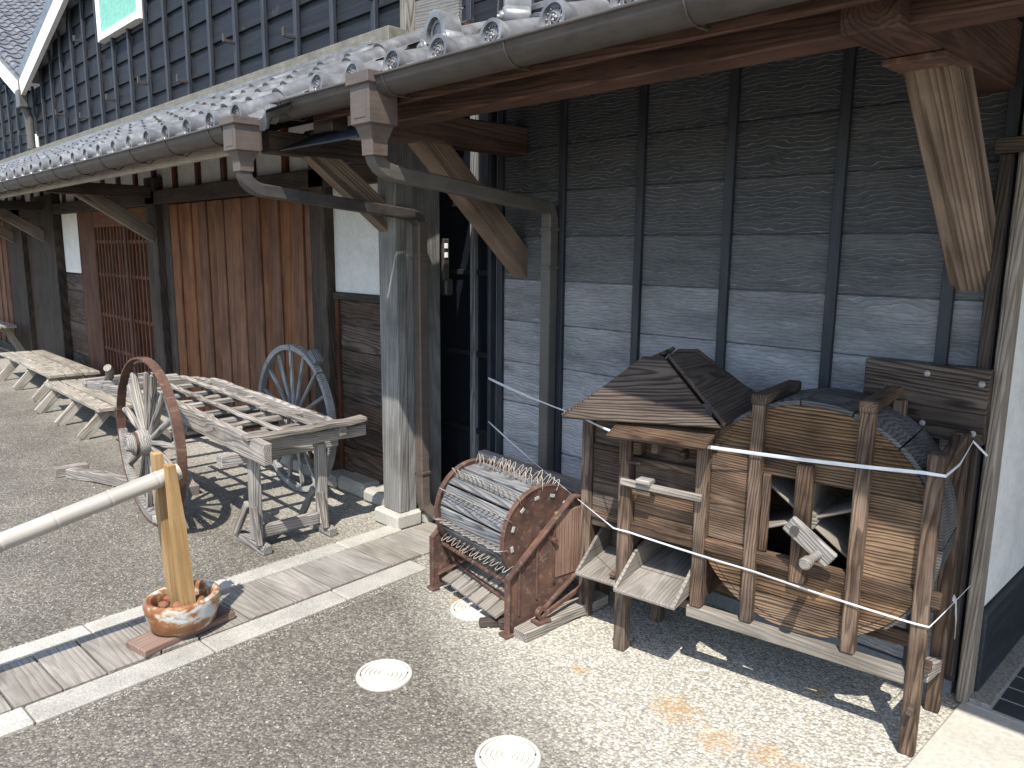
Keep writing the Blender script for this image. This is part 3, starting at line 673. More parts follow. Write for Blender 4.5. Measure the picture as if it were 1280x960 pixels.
# upper black wall: lapped boards, battens, hooks
UY = 2.75
vx, vz = -11.81, 3.40
sl1, sl2 = .315, .44
def rake(x): return vz+(sl1*(x-vx) if x > vx else sl2*(vx-x))
ub = prism('upper_wall', [(-16, 2.68), (-3.76, 2.68), (-3.76, 5.2), (vx+1.8/sl1, 5.2), (vx, vz), (-16, rake(-16))], .1, 'dark', th_, XZ(UY+.13))
rr = random.Random(4)
for k in range(12):
    z0 = 2.69+.2*k; over = max(0, z0+.03-vz)
    spans = [(-16, -3.755)] if over == 0 else [(-16, vx-over/sl2), (vx+over/sl1, -3.755)]
    for xa, xb in spans:
        x = xa
        while x < xb-.01:
            x1 = x+rr.uniform(1.8, 3.4)
            if xb-x1 < .5: x1 = xb
            beam('wall_board', (x, UY+.012, z0+.1), (x1-.002, UY+.012, z0+.1), .016, .218, 'black', ub, I4, (0, .10, 1), .001); x = x1
x = -4.02; k = 0
while x > -16:
    bx('batten', x-.021, x+.021, UY-.036, UY-.006, 2.70, min(4.9, rake(x)+.1), 'batten', ub, I4, .003, 'z')
    if k % 2 == 0:
        for z in (2.92, 3.7):
            if z+.2 > rake(x): continue
            if z > 3 and -9 < x < -7.5: continue
            zz = z+.08*math.sin(k*1.9); h = bx('hook', x-.012, x+.012, UY-.115, UY-.03, zz, zz+.022, 'iron', ub, I4, .002); bx('hook_tip', x-.012, x+.012, UY-.125, UY-.103, zz+.002, zz+.06, 'iron', h, I4, .002)
    x -= .455; k += 1
bx('corner_board', -3.752, -3.69, UY-.035, UY+.12, 2.66, 4.9, 'wgray', ub, I4, .004, 'z')
for k in range(8): bx('end_board', -3.688, -3.31, UY+.02, UY+.05, 2.62+.24*k, 2.62+.24*k+.236, 'wpillar', ub, I4, .003)
# green sheet shutter in a white frame
wn = bx('window', -8.80, -7.72, UY-.05, UY+.02, 3.60, 4.6, 'green', th_, I4, .003)
bx('window_frame', -8.86, -8.80, UY-.07, UY+.02, 3.53, 4.62, 'white', wn, I4, .003, 'z'); bx('window_frame', -7.72, -7.67, UY-.07, UY+.02, 3.53, 4.62, 'white', wn, I4, .003, 'z')
bx('window_sill', -8.798, -7.722, UY-.08, UY+.02, 3.53, 3.598, 'white', wn, I4, .003)
# high gable roofs with the valley between them
ub2 = prism('gable_roof', [(vx+.05, vz+.16), (vx+4.6, vz+.16+4.55*sl1), (vx+4.6, vz+.32+4.55*sl1), (vx+.05, vz+.32)], 3.0, 'tile', th_, XZ(5.6))
prism('bargeboard', [(vx+.06, vz-.02), (vx+4.6, vz+4.54*sl1-.02), (vx+4.6, vz+.17+4.54*sl1), (vx+.06, vz+.17)], .05, 'white', ub2, XZ(2.64))
gl = prism('gable_roof', [(vx-.05, vz+.20), (vx-7.5, vz+.20+7.45*.44), (vx-7.5, vz+.08+7.45*.44), (vx-.05, vz+.08)], 6.2, 'tile', th_, XZ(8.8))
prism('bargeboard', [(vx-.06, vz-.03), (vx-7.5, vz-.03+7.44*.44), (vx-7.5, vz+.17+7.44*.44), (vx-.06, vz+.17)], .05, 'white', gl, XZ(2.64))
a = math.atan(.44)
for j in range(9):                                           # tile columns run down to the valley
    for k in range(30):
        s = .1+.25*k
        W = Matrix.Translation((vx-.05-(s+.26)*math.cos(a), 2.64+.265*j, vz+.215+(s+.26)*math.sin(a))) @ Matrix.Rotation(math.pi/2, 4, 'Z') @ Matrix.Rotation(a, 4, 'X')
        obj('roof_tile', TM, W, gl)
bx('valley_gutter', vx-.09, vx+.09, 2.56, 2.66, vz-.16, vz+.06, 'pipegray', th_, I4, .01)
tube('valley_pipe', [(vx, 2.64, vz-.14), (vx, 2.68, vz-.3), (vx, 2.68, 2.74)], .05, 'pipegray', th_, n=12)
tube('valley_pipe', [(vx+.28, 2.68, vz-.5), (vx+.28, 2.68, 2.74)], .022, 'white', th_, n=10)

# ---- narrow dark door in the gap between the buildings
gd = thing('gap_door', (-3.3, 2.9, 0), label='narrow black glazed door recessed between the gray pillar and the siding', cat='door')
bx('panel', -3.70, -3.08, 2.90, 2.94, .0, 2.5, 'black', gd, I4, .002, 'z')
bx('stile', -3.325, -3.285, 2.862, 2.90, .0, 2.3, 'wcool', gd, I4, .003, 'z')
bx('stile', -3.12, -3.085, 2.862, 2.90, .0, 2.3, 'wpost', gd, I4, .003, 'z')
for z in (.02, .45, .9, 1.36, 1.74): bx('rail', -3.70, -3.33, 2.868, 2.90, z, z+.03, 'dark', gd, I4, .003); bx('rail', -3.28, -3.125, 2.868, 2.90, z, z+.03, 'dark', gd, I4, .003)
for (x0, x1) in ((-3.70, -3.33), (-3.28, -3.125)):
    for (z0, z1) in ((.48, .9), (.93, 1.36), (1.39, 1.74), (1.77, 2.3)): bx('pane', x0, x1, 2.885, 2.899, z0, z1, 'glass', gd, I4, .0)
sw = thing('switch_box', (-3.42, 2.72, 1.4), label='small black switch box with two pale buttons on the gray side board', cat='switch box')
bx('case', -3.40, -3.35, 2.692, 2.735, 1.33, 1.56, 'iron', sw, I4, .004); bx('case_foot', -3.395, -3.33, 2.693, 2.75, 1.25, 1.34, 'iron', sw, I4, .01)
for z in (1.52, 1.47): bx('button', -3.352, -3.344, 2.70, 2.722, z-.014, z+.014, 'white', sw, I4, .002)

# ============================================================ WINNOWING MACHINE (local u right, v into wall, z up)
wm = thing('winnowing_machine', (-.684, 2.328, 0), R(8.5), label='old brown wooden winnowing machine with round fan drum and hopper', cat='machine')
WF = WM[wm.name]
def W(name, u0, u1, v0, v1, z0, z1, mat='wold', parent=wm, axis='x', bev=.004, rough=0.0, seed=0): return bx(name, u0, u1, v0, v1, z0, z1, mat, parent, WF, bev, axis, rough, seed)
# legs and posts of the near frame
W('leg', -.025, .020, 0, .045, 0, .94, axis='z'); W('leg', -1.022, -.975, 0, .05, 0, .855, axis='z')
W('leg', -1.285, -1.235, .16, .205, 0, .86, axis='z')
W('post', -.722, -.680, 0, .045, .268, .87, axis='z'); W('post', -.540, -.500, 0, .045, .268, 1.02, axis='z'); W('post', -.215, -.172, 0, .045, .268, 1.038, axis='z')
# far frame
W('leg', -.005, .04, .30, .345, 0, .95, axis='z'); W('leg', -1.02, -.975, .30, .345, 0, .86, axis='z'); W('leg', -1.285, -1.24, .30, .345, 0, .86, axis='z')
W('post', -.52, -.48, .315, .355, .25, 1.02, axis='z'); W('post', -.19, -.15, .315, .355, .25, 1.03, axis='z')
# cross arms over the drum
for u, z in ((-.52, 1.018), (-.194, 1.036)): W('cross_arm', u-.024, u+.024, -.005, .36, z, z+.034, axis='y')
beam('cross_arm', (.0, .045, .865), (.015, .30, .925), .04, .045, 'wold', wm, WF)
beam('stretcher', (.012, .045, .255), (.015, .30, .175), .04, .045, 'wgray', wm, WF)
box('peg', (.03, .02, .295), (.02, .03, .03), 'wold', wm, WF)
box('peg', (.0, -.012, .16), (.02, .04, .025), 'wold', wm, WF, rot=Matrix.Rotation(.3, 4, 'Y'))
# rails
W('rail', -.735, -.027, .004, .044, .222, .266, 'wchute'); W('rail', -1.23, -.03, .305, .34, .2, .25)
W('rail', -.735, .045, .012, .05, .478, .522)
# fan drum
C_ = (-.36, .65); RD = .378
def segment(z0, z1, r, n=18, hole=None):
    """part of the drum's disc between two heights, as a polygon in (u,z)"""
    pts = []
    a0 = math.asin(max(-1, min(1, (z0-C_[1])/r))); a1 = math.asin(max(-1, min(1, (z1-C_[1])/r)))
    for i in range(n+1):
        a = a0+(a1-a0)*i/n; pts.append((C_[0]+r*math.cos(a), C_[1]+r*math.sin(a)))
    for i in range(n+1):
        a = a1+(a0-a1)*i/n; pts.append((C_[0]-r*math.cos(a), C_[1]+r*math.sin(a)))
    out = []
    for p in pts:
        if not out or (Vector(p)-Vector(out[-1])).length > 1e-4: out.append(p)
    if (Vector(out[0])-Vector(out[-1])).length < 1e-4: out.pop()
    return out
def clip(pts, umin=-9, umax=9):
    return [(min(max(u, umin), umax), z) for u, z in pts]
def dedup(pts):
    out = []
    for p in pts:
        if not out or (Vector(p)-Vector(out[-1])).length > 1e-4: out.append(p)
    if (Vector(out[0])-Vector(out[-1])).length < 1e-4: out.pop()
    return out
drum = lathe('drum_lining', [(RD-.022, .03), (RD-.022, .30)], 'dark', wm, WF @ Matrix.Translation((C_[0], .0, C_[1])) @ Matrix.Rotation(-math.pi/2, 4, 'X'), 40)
def disc(v, parent):
    F = WF @ XZ(v)
    for z0, z1 in ((.272, .375), (.378, .477), (.785, .87), (.872, 1.03)):
        prism('disc_board', segment(z0, z1, RD), .02, 'wplate', parent, F, .0015)
    prism('disc_board', dedup(clip(segment(.479, .783, RD), -9, -.478)), .02, 'wplate', parent, F, .0015)
    prism('disc_board', dedup(clip(segment(.479, .783, RD), -.213, 9)), .02, 'wplate', parent, F, .0015)
disc(.052, wm)
prism('disc_board', segment(.272, 1.03, RD, 24), .02, 'wold', wm, WF @ XZ(.33), 0)
# staves bent round the drum
ns = 15
for k in range(ns):
    a0 = 2*math.pi*k/ns+.006; a1 = 2*math.pi*(k+1)/ns-.006
    if not (-.55 < math.sin((a0+a1)/2)+.45*math.cos((a0+a1)/2)): continue
    bm = bmesh.new(); pr = []
    for i in range(7):
        a = a0+(a1-a0)*i/6; rr_ = RD+.014+.0015*math.sin(k*2.3)
        pr.append([bm.verts.new((C_[0]+q*math.cos(a), vv, C_[1]+q*math.sin(a))) for q, vv in ((RD-.004, .040), (rr_, .040), (rr_, .345), (RD-.004, .345))])
    for a, b in zip(pr, pr[1:]):
        for j in range(4): bm.faces.new((a[j], a[(j+1) % 4], b[(j+1) % 4], b[j]))
    bm.faces.new(pr[0]); bm.faces.new(pr[-1][::-1])
    obj('stave', mesh_of(bm, 'stave', 'wstave', True, 40), WF, wm)
# hole framing, bearing post, fan
W('hole_trim', -.498, -.470, .018, .034, .524, .79, axis='z'); W('bearing_post', -.388, -.334, .002, .031, .45, .845, axis='z')
fan = lathe('fan', [(0, -.0), (.035, 0), (.035, .24), (0, .24)], 'wgray', wm, WF @ Matrix.Translation((C_[0], .06, C_[1])) @ Matrix.Rotation(-math.pi/2, 4, 'X'), 8, 20)
for k in range(6):
    a = R(24+60*k); d = Vector((math.cos(a), 0, math.sin(a))); c = Vector((C_[0], 0, C_[1]))
    beam('fan_blade', c+d*.03+Vector((0, .175, 0)), c+d*.335+Vector((0, .175, 0)), .22, .009, 'wchute', fan, WF, Vector((-d.z, 0, d.x)))
# crank
cr = beam('crank', (-.385, -.045, .668), (-.247, -.045, .572), .02, .058, 'wgray', wm, WF, (.57, 0, .82), .004)
lathe('axle', [(0, 0), (.014, 0), (.014, .12), (0, .12)], 'iron', cr, WF @ frameX((-.36, -.062, .65), (-.36, .06, .65)), 14)
lathe('handle', [(0, 0), (.014, 0), (.019, .006), (.019, .03), (.013, .045), (.013, .10), (0, .10)], 'wgray', cr, WF @ frameX((-.298, -.155, .585), (-.285, -.05, .590)), 14)
# middle bay: tall panel with feed levers
W('panel', -.680, -.540, .03, .046, .524, .83); W('panel', -.680, -.540, .034, .05, .832, .93)
W('panel', -.973, -.724, .036, .05, .50, .665); W('panel', -.973, -.724, .034, .049, .667, .75); W('panel', -.973, -.724, .05, .066, .752, .87)
W('bay_rail', -.973, -.724, .012, .048, .475, .512); W('bay_rail', -.973, -.724, .008, .048, .742, .765)
W('lever_bar', -1.0, -.685, -.03, -.012, .662, .688, 'wgray'); box('lever_block', (-.90, -.02, .695), (.055, .05, .018), 'wgray', wm, WF); box('lever_block', (-.915, .0, .648), (.07, .05, .02), 'wold', wm, WF)
for u, z, s in ((-.955, .80, .03), (-.885, .815, .026), (-.78, .80, .02)): box('peg', (u, .03, z), (s, .05, s*1.7), 'wold', wm, WF, .005)
W('ledge', -.985, -.93, -.005, .04, .742, .752); 
beam('cover_board', (-1.03, -.03, .872), (-.655, -.03, .888), .13, .014, 'wold', wm, WF, (0, -.35, 1))
# left bay, set back
W('panel', -1.235, -1.022, .17, .186, .40, .735); W('panel', -1.235, -1.022, .178, .194, .737, .86); W('bay_rail', -1.235, -1.022, .16, .20, .435, .47); W('bay_rail', -1.235, -1.022, .165, .2, .72, .745)
# side walls seen through the bays
W('end_panel', -1.262, -1.246, .205, .30, .25, .86, axis='z'); W('back_panel', -1.24, -.70, .33, .345, .25, .88); W('divider', -1.0, -.984, .05, .33, .25, .86); W('divider', -.714, -.70, .05, .33, .27, .86)
# chutes: sloping floor, side cheeks
def chute(u0, u1, vl, zl, vb, zb, hs):
    L = beam('chute_floor', ((u0+u1)/2, vl, zl), ((u0+u1)/2, vb, zb), u1-u0, .014, 'wchute', wm, WF)
    for u in (u0-.001, u1-.011):
        prism('chute_cheek', [(vl+.005, zl+.008), (vb, zb+.008), (vb, zb+hs), (vl+.15, zl+hs*.85)], .012, 'wchute', wm, WF @ YZ(u))
chute(-.970, -.728, -.105, .292, .28, .335, .12)
chute(-1.230, -1.030, .045, .232, .30, .27, .13)
box('chute_block', (-1.07, .085, .262), (.025, .05, .015), 'wold', wm, WF)
W('bearer', -.96, -.74, .10, .14, .2, .235)
# hopper: four sloping sides, open top
def quad_slab(name, p, t, mat):
    P = [Vector(q) for q in p]; c = sum(P, Vector())/4; x = (P[1]-P[0]).normalized(); nn = x.cross(P[3]-P[0]).normalized(); y_ = nn.cross(x)
    F = Matrix((x, y_, nn)).transposed().to_4x4(); F.translation = c
    return prism(name, [((q-c).dot(x), (q-c).dot(y_)) for q in P], t, mat, wm, WF @ F, .002)
hb = [(-1.255, -.02, .872), (-.628, -.02, .925), (-.605, .355, .945), (-1.25, .355, .885)]
ht = [(-.985, .10, 1.118), (-.905, .10, 1.125), (-.845, .24, 1.142), (-.925, .24, 1.135)]
for k in range(4):
    j = (k+1) % 4
    quad_slab('hopper_side', (hb[k], hb[j], ht[j], ht[k]), .014, 'whop' if k == 0 else 'wblackish')if False else quad_slab('hopper_side', (hb[k], hb[j], ht[j], ht[k]), .014, 'whop' if k in (0, 3) else 'wpost')
beam('hopper_cleat', (-.79, .13, 1.055), (-.745, .26, 1.06), .03, .02, 'wpost', wm, WF, (.6, -.2, .8))

# ============================================================ plastic twine tied round the machine
def ribbon(name, pts, wdt, label, sag=.006):
    P = []
    for a, b in zip(pts, pts[1:]):
        a, b = Vector(a), Vector(b); n = max(2, int((b-a).length/.06))
        for i in range(n):
            t = i/n; q = a.lerp(b, t); q.z -= sag*4*t*(1-t)*(b-a).length; P.append(q)
    P.append(Vector(pts[-1]))
    bm = bmesh.new(); rings = []; rr = random.Random(len(P))
    for i, p in enumerate(P):
        t = (P[min(i+1, len(P)-1)]-P[max(i-1, 0)]).normalized(); b = Vector((0, 0, 1)); b = (b-t*b.dot(t)).normalized(); a = b.cross(t)
        tw = .25*math.sin(i*.33); ww = wdt*(.75+.25*math.sin(i*.21+1)); bb = b*math.cos(tw)+a*math.sin(tw); aa = a*math.cos(tw)-b*math.sin(tw)
        rings.append([bm.verts.new(p+bb*ww/2*s+aa*.0011*q) for s, q in ((1, 0), (0, 1), (-1, 0), (0, -1))])
    for a, b in zip(rings, rings[1:]):
        for j in range(4): bm.faces.new((a[j], a[(j+1) % 4], b[(j+1) % 4], b[j]))
    bm.faces.new(rings[0]); bm.faces.new(rings[-1][::-1])
    return props(obj(name, mesh_of(bm, name, 'tape', True, 50)), label, 'twine')
def w2(u, v, z): return WF @ Vector((u, v, z))
ribbon('plastic_twine', [(-3.055, 2.762, .815), w2(-1.29, .155, .845), w2(-1.03, -.055, .865), w2(-.52, -.012, .86), w2(-.03, -.006, .885), w2(.026, -.004, .885), w2(.045, .10, .90), w2(.045, .352, .92), (-.66, 2.732, .87)], .013, 'white plastic twine stretched across the upper part of the winnowing machine')
ribbon('plastic_twine', [(-3.055, 2.762, .575), w2(-1.03, -.008, .485), w2(-.97, -.008, .485), w2(-.5, -.008, .46), w2(-.03, -.008, .43), w2(.026, -.006, .43), w2(.06, .25, .43), (-.665, 2.732, .43)], .008, 'white plastic twine stretched across the lower part of the winnowing machine')
ribbon('plastic_twine', [w2(.055, .20, .455), w2(.06, .235, .43), w2(.065, .25, .36), w2(.066, .255, .30)], .022, 'white plastic twine end hanging in a loop by the corner post', 0)

# ============================================================ board bolted to the wall
bd = thing('wall_plank', (-.87, 2.75, .9), label='dark brown plank fixed to the siding with four pale bolts', cat='plank')
bx('plank', -1.050, -.668, 2.700, 2.732, .905, 1.145, 'whop', bd, I4, .004)
for x, z in ((-.85, 1.115), (-.69, 1.10), (-.85, .95), (-.70, .94)):
    lathe('bolt', [(0, 0), (.010, 0), (.010, .004), (.006, .008), (0, .008)], 'bolt', bd, frameX((x, 2.701, z), (x, 2.66, z)), 12)
rp = thing('rail_plank', (-2.75, 2.68, 0), label='gray plank rail standing low against the siding behind the rusty thresher', cat='plank')
beam('plank', (-3.0, 2.66, .415), (-2.10, 2.67, .39), .05, .055, 'wgray', rp)
for x in (-2.95, -2.2): bx('support', x-.03, x+.03, 2.64, 2.70, 0, .362, 'wpost', rp, I4, .004, 'z')

# ============================================================ FOOT-TREADLE THRESHER (local frame: x along the drum, y into wall)
tr = thing('treadle_thresher', (-2.04, 1.945, 0), R(-6), label='rusty iron treadle thresher with wire-toothed drum of gray slats', cat='machine')
TF = WM[tr.name]
CY, CZ, RR = .20, .372, .178
prof = [(0, .005), (.035, .005), (.13, .03), (.425, .215), (.43, .50), (.335, .512), (0, .24)]
sp = prism('side_plate', prof, .008, 'rust', tr, TF @ YZ(-.008), .001)
sp2 = prism('side_plate', prof, .008, 'rust', tr, TF @ YZ(-.545), .001)
for xx, s in ((-.008, sp), (-.545, sp2)):
    for a, b in (((0, .0), (0, .245)), ((0, .24), (.335, .514)), ((.335, .512), (.43, .502)), ((.13, .03), (.425, .215)), ((.43, .21), (.43, .5))):
        beam('flange', (xx+(.012 if xx > -.1 else -.004), a[0], a[1]), (xx+(.012 if xx > -.1 else -.004), b[0], b[1]), .028, .012, 'rust', s, TF, (0, -.6, 1), .002)
    bx('foot', xx-.022, xx+.032, -.02, .02, 0, .012, 'rust', s, TF, .003)
bx('wood_panel', -.010, .004, .245, .42, .18, .46, 'wbrick', sp, TF, .003, 'z')
for k in range(3): beam('panel_rib', (.003, .06+.09*k, .07+.045*k), (.003, .06+.09*k, .28+.07*k), .008, .012, 'rust', sp, TF, (0, 1, 0))
lathe('axle_bolt', [(0, 0), (.012, 0), (.012, .02), (0, .02)], 'rust', sp, TF @ frameX((0, .235, .345), (.03, .235, .345)), 10)
# drum: right disc, left ring, slats, teeth
FD = TF @ Matrix.Translation((0, CY, CZ)) @ Matrix.Rotation(math.pi/2, 4, 'Y')
d1 = lathe('drum_disc', [(0, -.030), (RR+.004, -.030), (RR+.022, -.022), (RR+.026, -.026), (RR+.026, -.042), (RR+.018, -.046), (0, -.046)], 'rust', tr, FD, 48)
d2 = lathe('drum_ring', [(RR-.045, -.50), (RR+.004, -.50), (RR+.024, -.494), (RR+.026, -.504), (RR+.026, -.520), (RR+.01, -.524), (RR-.045, -.52), (RR-.045, -.50)], 'rust', tr, FD, 48)
for k in range(12):
    a = 2*math.pi*k/12+.2; p = Vector((-.027, CY+(RR-.02)*math.cos(a), CZ+(RR-.02)*math.sin(a)))
    box('slat_lug', p, (.005, .024, .014), 'bolt', d1, TF, .002, Matrix.Rotation(a+math.pi/2, 4, 'X'))
for k in range(4):
    a = k*math.pi/2; beam('ring_spoke', (-.51, CY, CZ), (-.51, CY+.15*math.cos(a), CZ+.15*math.sin(a)), .03, .01, 'rust', d2, TF, (1, 0, 0))
tube('shaft', [(-.56, CY, CZ), (.0, CY, CZ)], .014, 'rust', tr, TF, 10)
rr = random.Random(9)
NS = 12
for k in range(NS):
    a = 2*math.pi*k/NS+.1; ca, sa = math.cos(a), math.sin(a)
    c = Vector((-.27, CY+RR*ca, CZ+RR*sa)); nrm = Vector((0, ca, sa))
    s_ = beam('drum_slat', c-Vector((.228, 0, 0)), c+Vector((.228, 0, 0)), .087, .014, 'wslat', tr, TF, nrm, .003)
    bm = bmesh.new(); tg = Vector((0, -sa, ca))
    for i in range(13):
        x0 = -.485+.036*i; h = .054+rr.uniform(-.008, .006); ln = rr.uniform(-.012, .012)
        b = Vector((0, CY+RR*ca, CZ+RR*sa))+nrm*.004+tg*(.010*(-1)**k)
        pts = []
        for (dx, f) in ((0, 0), (.004, .5), (.010, .9), (.016, 1), (.022, .9), (.028, .5), (.032, 0)): pts.append(b+Vector((x0+dx+ln*f, 0, 0))+nrm*h*f+tg*(-.012*f))
        tube_bm(pts, .0018, 4, bm)
    props(obj('wire_teeth', mesh_of(bm, 'wire_teeth', 'wire', True), TF, s_), kind='stuff')
# front tie rods, treadle and floor planks
tube('tie_rod', [(-.54, .05, .205), (-.004, .05, .185)], .009, 'rust', tr, TF, 8); tube('tie_rod', [(-.50, .09, .12), (-.02, .07, .085)], .008, 'rust', tr, TF, 8)
for k in range(6): beam('treadle_slat', (-.47+.075*k, .02-.005*k, .05), (-.46+.075*k, .36, .20), .062, .016, 'wchute', tr, TF, rough=.003, seed=k)
beam('link_bar', (-.53, .02, .07), (-.30, .38, .30), .03, .008, 'rust', tr, TF)
beam('base_timber', (.05, .02, .022), (.02, .50, .03), .075, .045, 'wgray', tr, TF, rough=.006, seed=4)
beam('base_timber', (-.13, -.04, .015), (-.04, .11, .02), .04, .028, 'wpost', tr, TF, rough=.004, seed=5)
beam('base_timber', (-.07, .01, .02), (.0, .12, .02), .05, .03, 'wpost', tr, TF, rough=.006, seed=6)
bk = box('bearing_bracket', (.055, .13, .050), (.05, .07, .012), 'rust', tr, TF, .002)
lathe('bearing_ring', [(.012, 0), (.026, 0), (.026, .02), (.012, .02), (.012, 0)], 'rust', bk, TF @ frameX((.045, .13, .082), (.07, .13, .082)), 18)
beam('link_bar', (.06, .15, .075), (.035, .42, .14), .012, .022, 'rust', tr, TF)

# ============================================================ plastic inspection covers
def inspection_cover(c, label):
    prof = [(0, .0115), (.012, .0115)]
    for q in (.014, .030, .046, .062): prof += [(q, .0115), (q+.0015, .006), (q+.0055, .006), (q+.007, .0115)]
    prof += [(.080, .0115), (.081, .005), (.085, .005), (.086, .012), (.097, .011), (.1, .006), (.1, -.01)]
    t = thing('inspection_cover', c, rz=random.uniform(0, 3), label=label, cat='drain cover', group='pale inspection covers')
    F = WM[t.name]; lathe('lid', prof, 'cover', t, F, 48, 20)
    for a in (.4, .4+math.pi): box('key_slot', (.084*math.cos(a), .084*math.sin(a), .0095), (.012, .006, .003), 'iron', t, F, .001, Matrix.Rotation(a, 4, 'Z'))
inspection_cover((-2.13, 1.43, 0), 'round pale plastic cover on dark paving next to the drain kerb')
inspection_cover((-1.50, 1.44, 0), 'round pale plastic cover on the paving in front of the winnowing machine')
inspection_cover((-2.30, 2.00, 0), 'round pale plastic cover partly under the rusty thresher')

# ============================================================ barrier: pot, posts, bamboo
pl = beam('base_plank', (-2.865, .83, .029), (-2.945, 1.21, .029), .13, .03, 'wbrick', None, I4, bev=.004); props(pl, 'reddish brown plank lying on the drain boards under the pot', 'plank')
pot = thing('ceramic_pot', (-2.915, 1.03, .046), label='rust-stained white ceramic pot holding the yellow barrier posts', cat='pot')
PF = WM[pot.name] @ Matrix.Rotation(R(10), 4, 'Z') @ Matrix.Diagonal((.92, 1.08, 1, 1))
lathe('bowl', [(0, .0), (.105, .0), (.117, .012), (.128, .06), (.132, .085), (.136, .104), (.133, .118), (.122, .124), (.108, .118), (.100, .10), (.10, .03), (0, .025)], 'ceramic', pot, PF, 40)
rr = random.Random(2)
for k in range(14):
    a = rr.uniform(0, 6.28); q = rr.uniform(.035, .088); bm = bmesh.new(); bmesh.ops.create_icosphere(bm, subdivisions=2, radius=rr.uniform(.018, .032))
    for v in bm.verts: v.co *= rr.uniform(.85, 1.1)
    st_ = obj('pot_stone', mesh_of(bm, 'pot_stone', 'brick', True, 40), WM[pot.name] @ Matrix.Translation((q*math.cos(a), q*math.sin(a), .085+rr.uniform(-.01, .02))) @ Matrix.Diagonal((1, .8, .6, 1)), pot)
def tpost(name, p0, p1, w0, label):
    x = (Vector(p1)-Vector(p0)); F = frameX(p0, p1, (0, 1, 0)); L = x.length
    bm = bmesh.new(); V = []
    for z, s in ((0, 1), (L*.62, 1), (L, .62)): V.append([bm.verts.new((a*w0*s/2 if z < L else a*w0*.5*.9, b*w0*s/2, z)) for a, b in ((-1, -1), (1, -1), (1, 1), (-1, 1))])
    for a, b in zip(V, V[1:]):
        for i in range(4): bm.faces.new((a[i], a[(i+1) % 4], b[(i+1) % 4], b[i]))
    bm.faces.new(V[0]); bm.faces.new(V[-1]); bmesh.ops.bevel(bm, geom=[e for e in bm.edges if e.calc_face_angle(0) > .5], offset=.002, segments=1, affect='EDGES')
    rx = Matrix.Rotation(-math.pi/2, 4, 'Y')
    bmesh.ops.transform(bm, matrix=Matrix.Rotation(math.pi/2, 4, 'Y'), verts=bm.verts)
    return props(obj(name, mesh_of(bm, name, 'wyel'), F @ rx), label, 'post')
tpost('barrier_post', (-2.865, 1.035, .085), (-2.845, .992, .712), .046, 'yellow tapered wooden post standing in front of the bamboo rail end')
tpost('barrier_post', (-2.965, 1.03, .085), (-2.955, .985, .735), .05, 'yellow wooden post standing behind the bamboo rail end')
bb = thing('bamboo_rail', (-2.905, .55, 0), label='pale dry bamboo pole held as a barrier rail between the yellow posts', cat='bamboo pole')
p0, p1 = Vector((-2.905, -1.45, .115)), Vector((-2.905, 1.045, .664)); L = (p1-p0).length
prof = [(0, 0)]; z = 0; rb = .031
nodes = [.25, .72, 1.18, 1.62, 1.95, 2.12, 2.30, 2.47]
prof.append((rb, 0))
for q in nodes:
    if q > L-.02: break
    prof += [(rb, q-.012), (rb*1.045, q-.004), (rb*.975, q), (rb*1.05, q+.005), (rb*1.0, q+.014)]
prof += [(rb, L), (rb*.8, L), (rb*.78, L-.12), (0, L-.12)]
F = frameX(p0, p1)
bm = lathe_bm(prof, 24); bmesh.ops.transform(bm, matrix=Matrix.Rotation(math.pi/2, 4, 'Y'), verts=bm.verts)
obj('culm', mesh_of(bm, 'culm', 'bamboo', True, 40), F @ Matrix.Rotation(-math.pi/2, 4, 'Y'), bb)

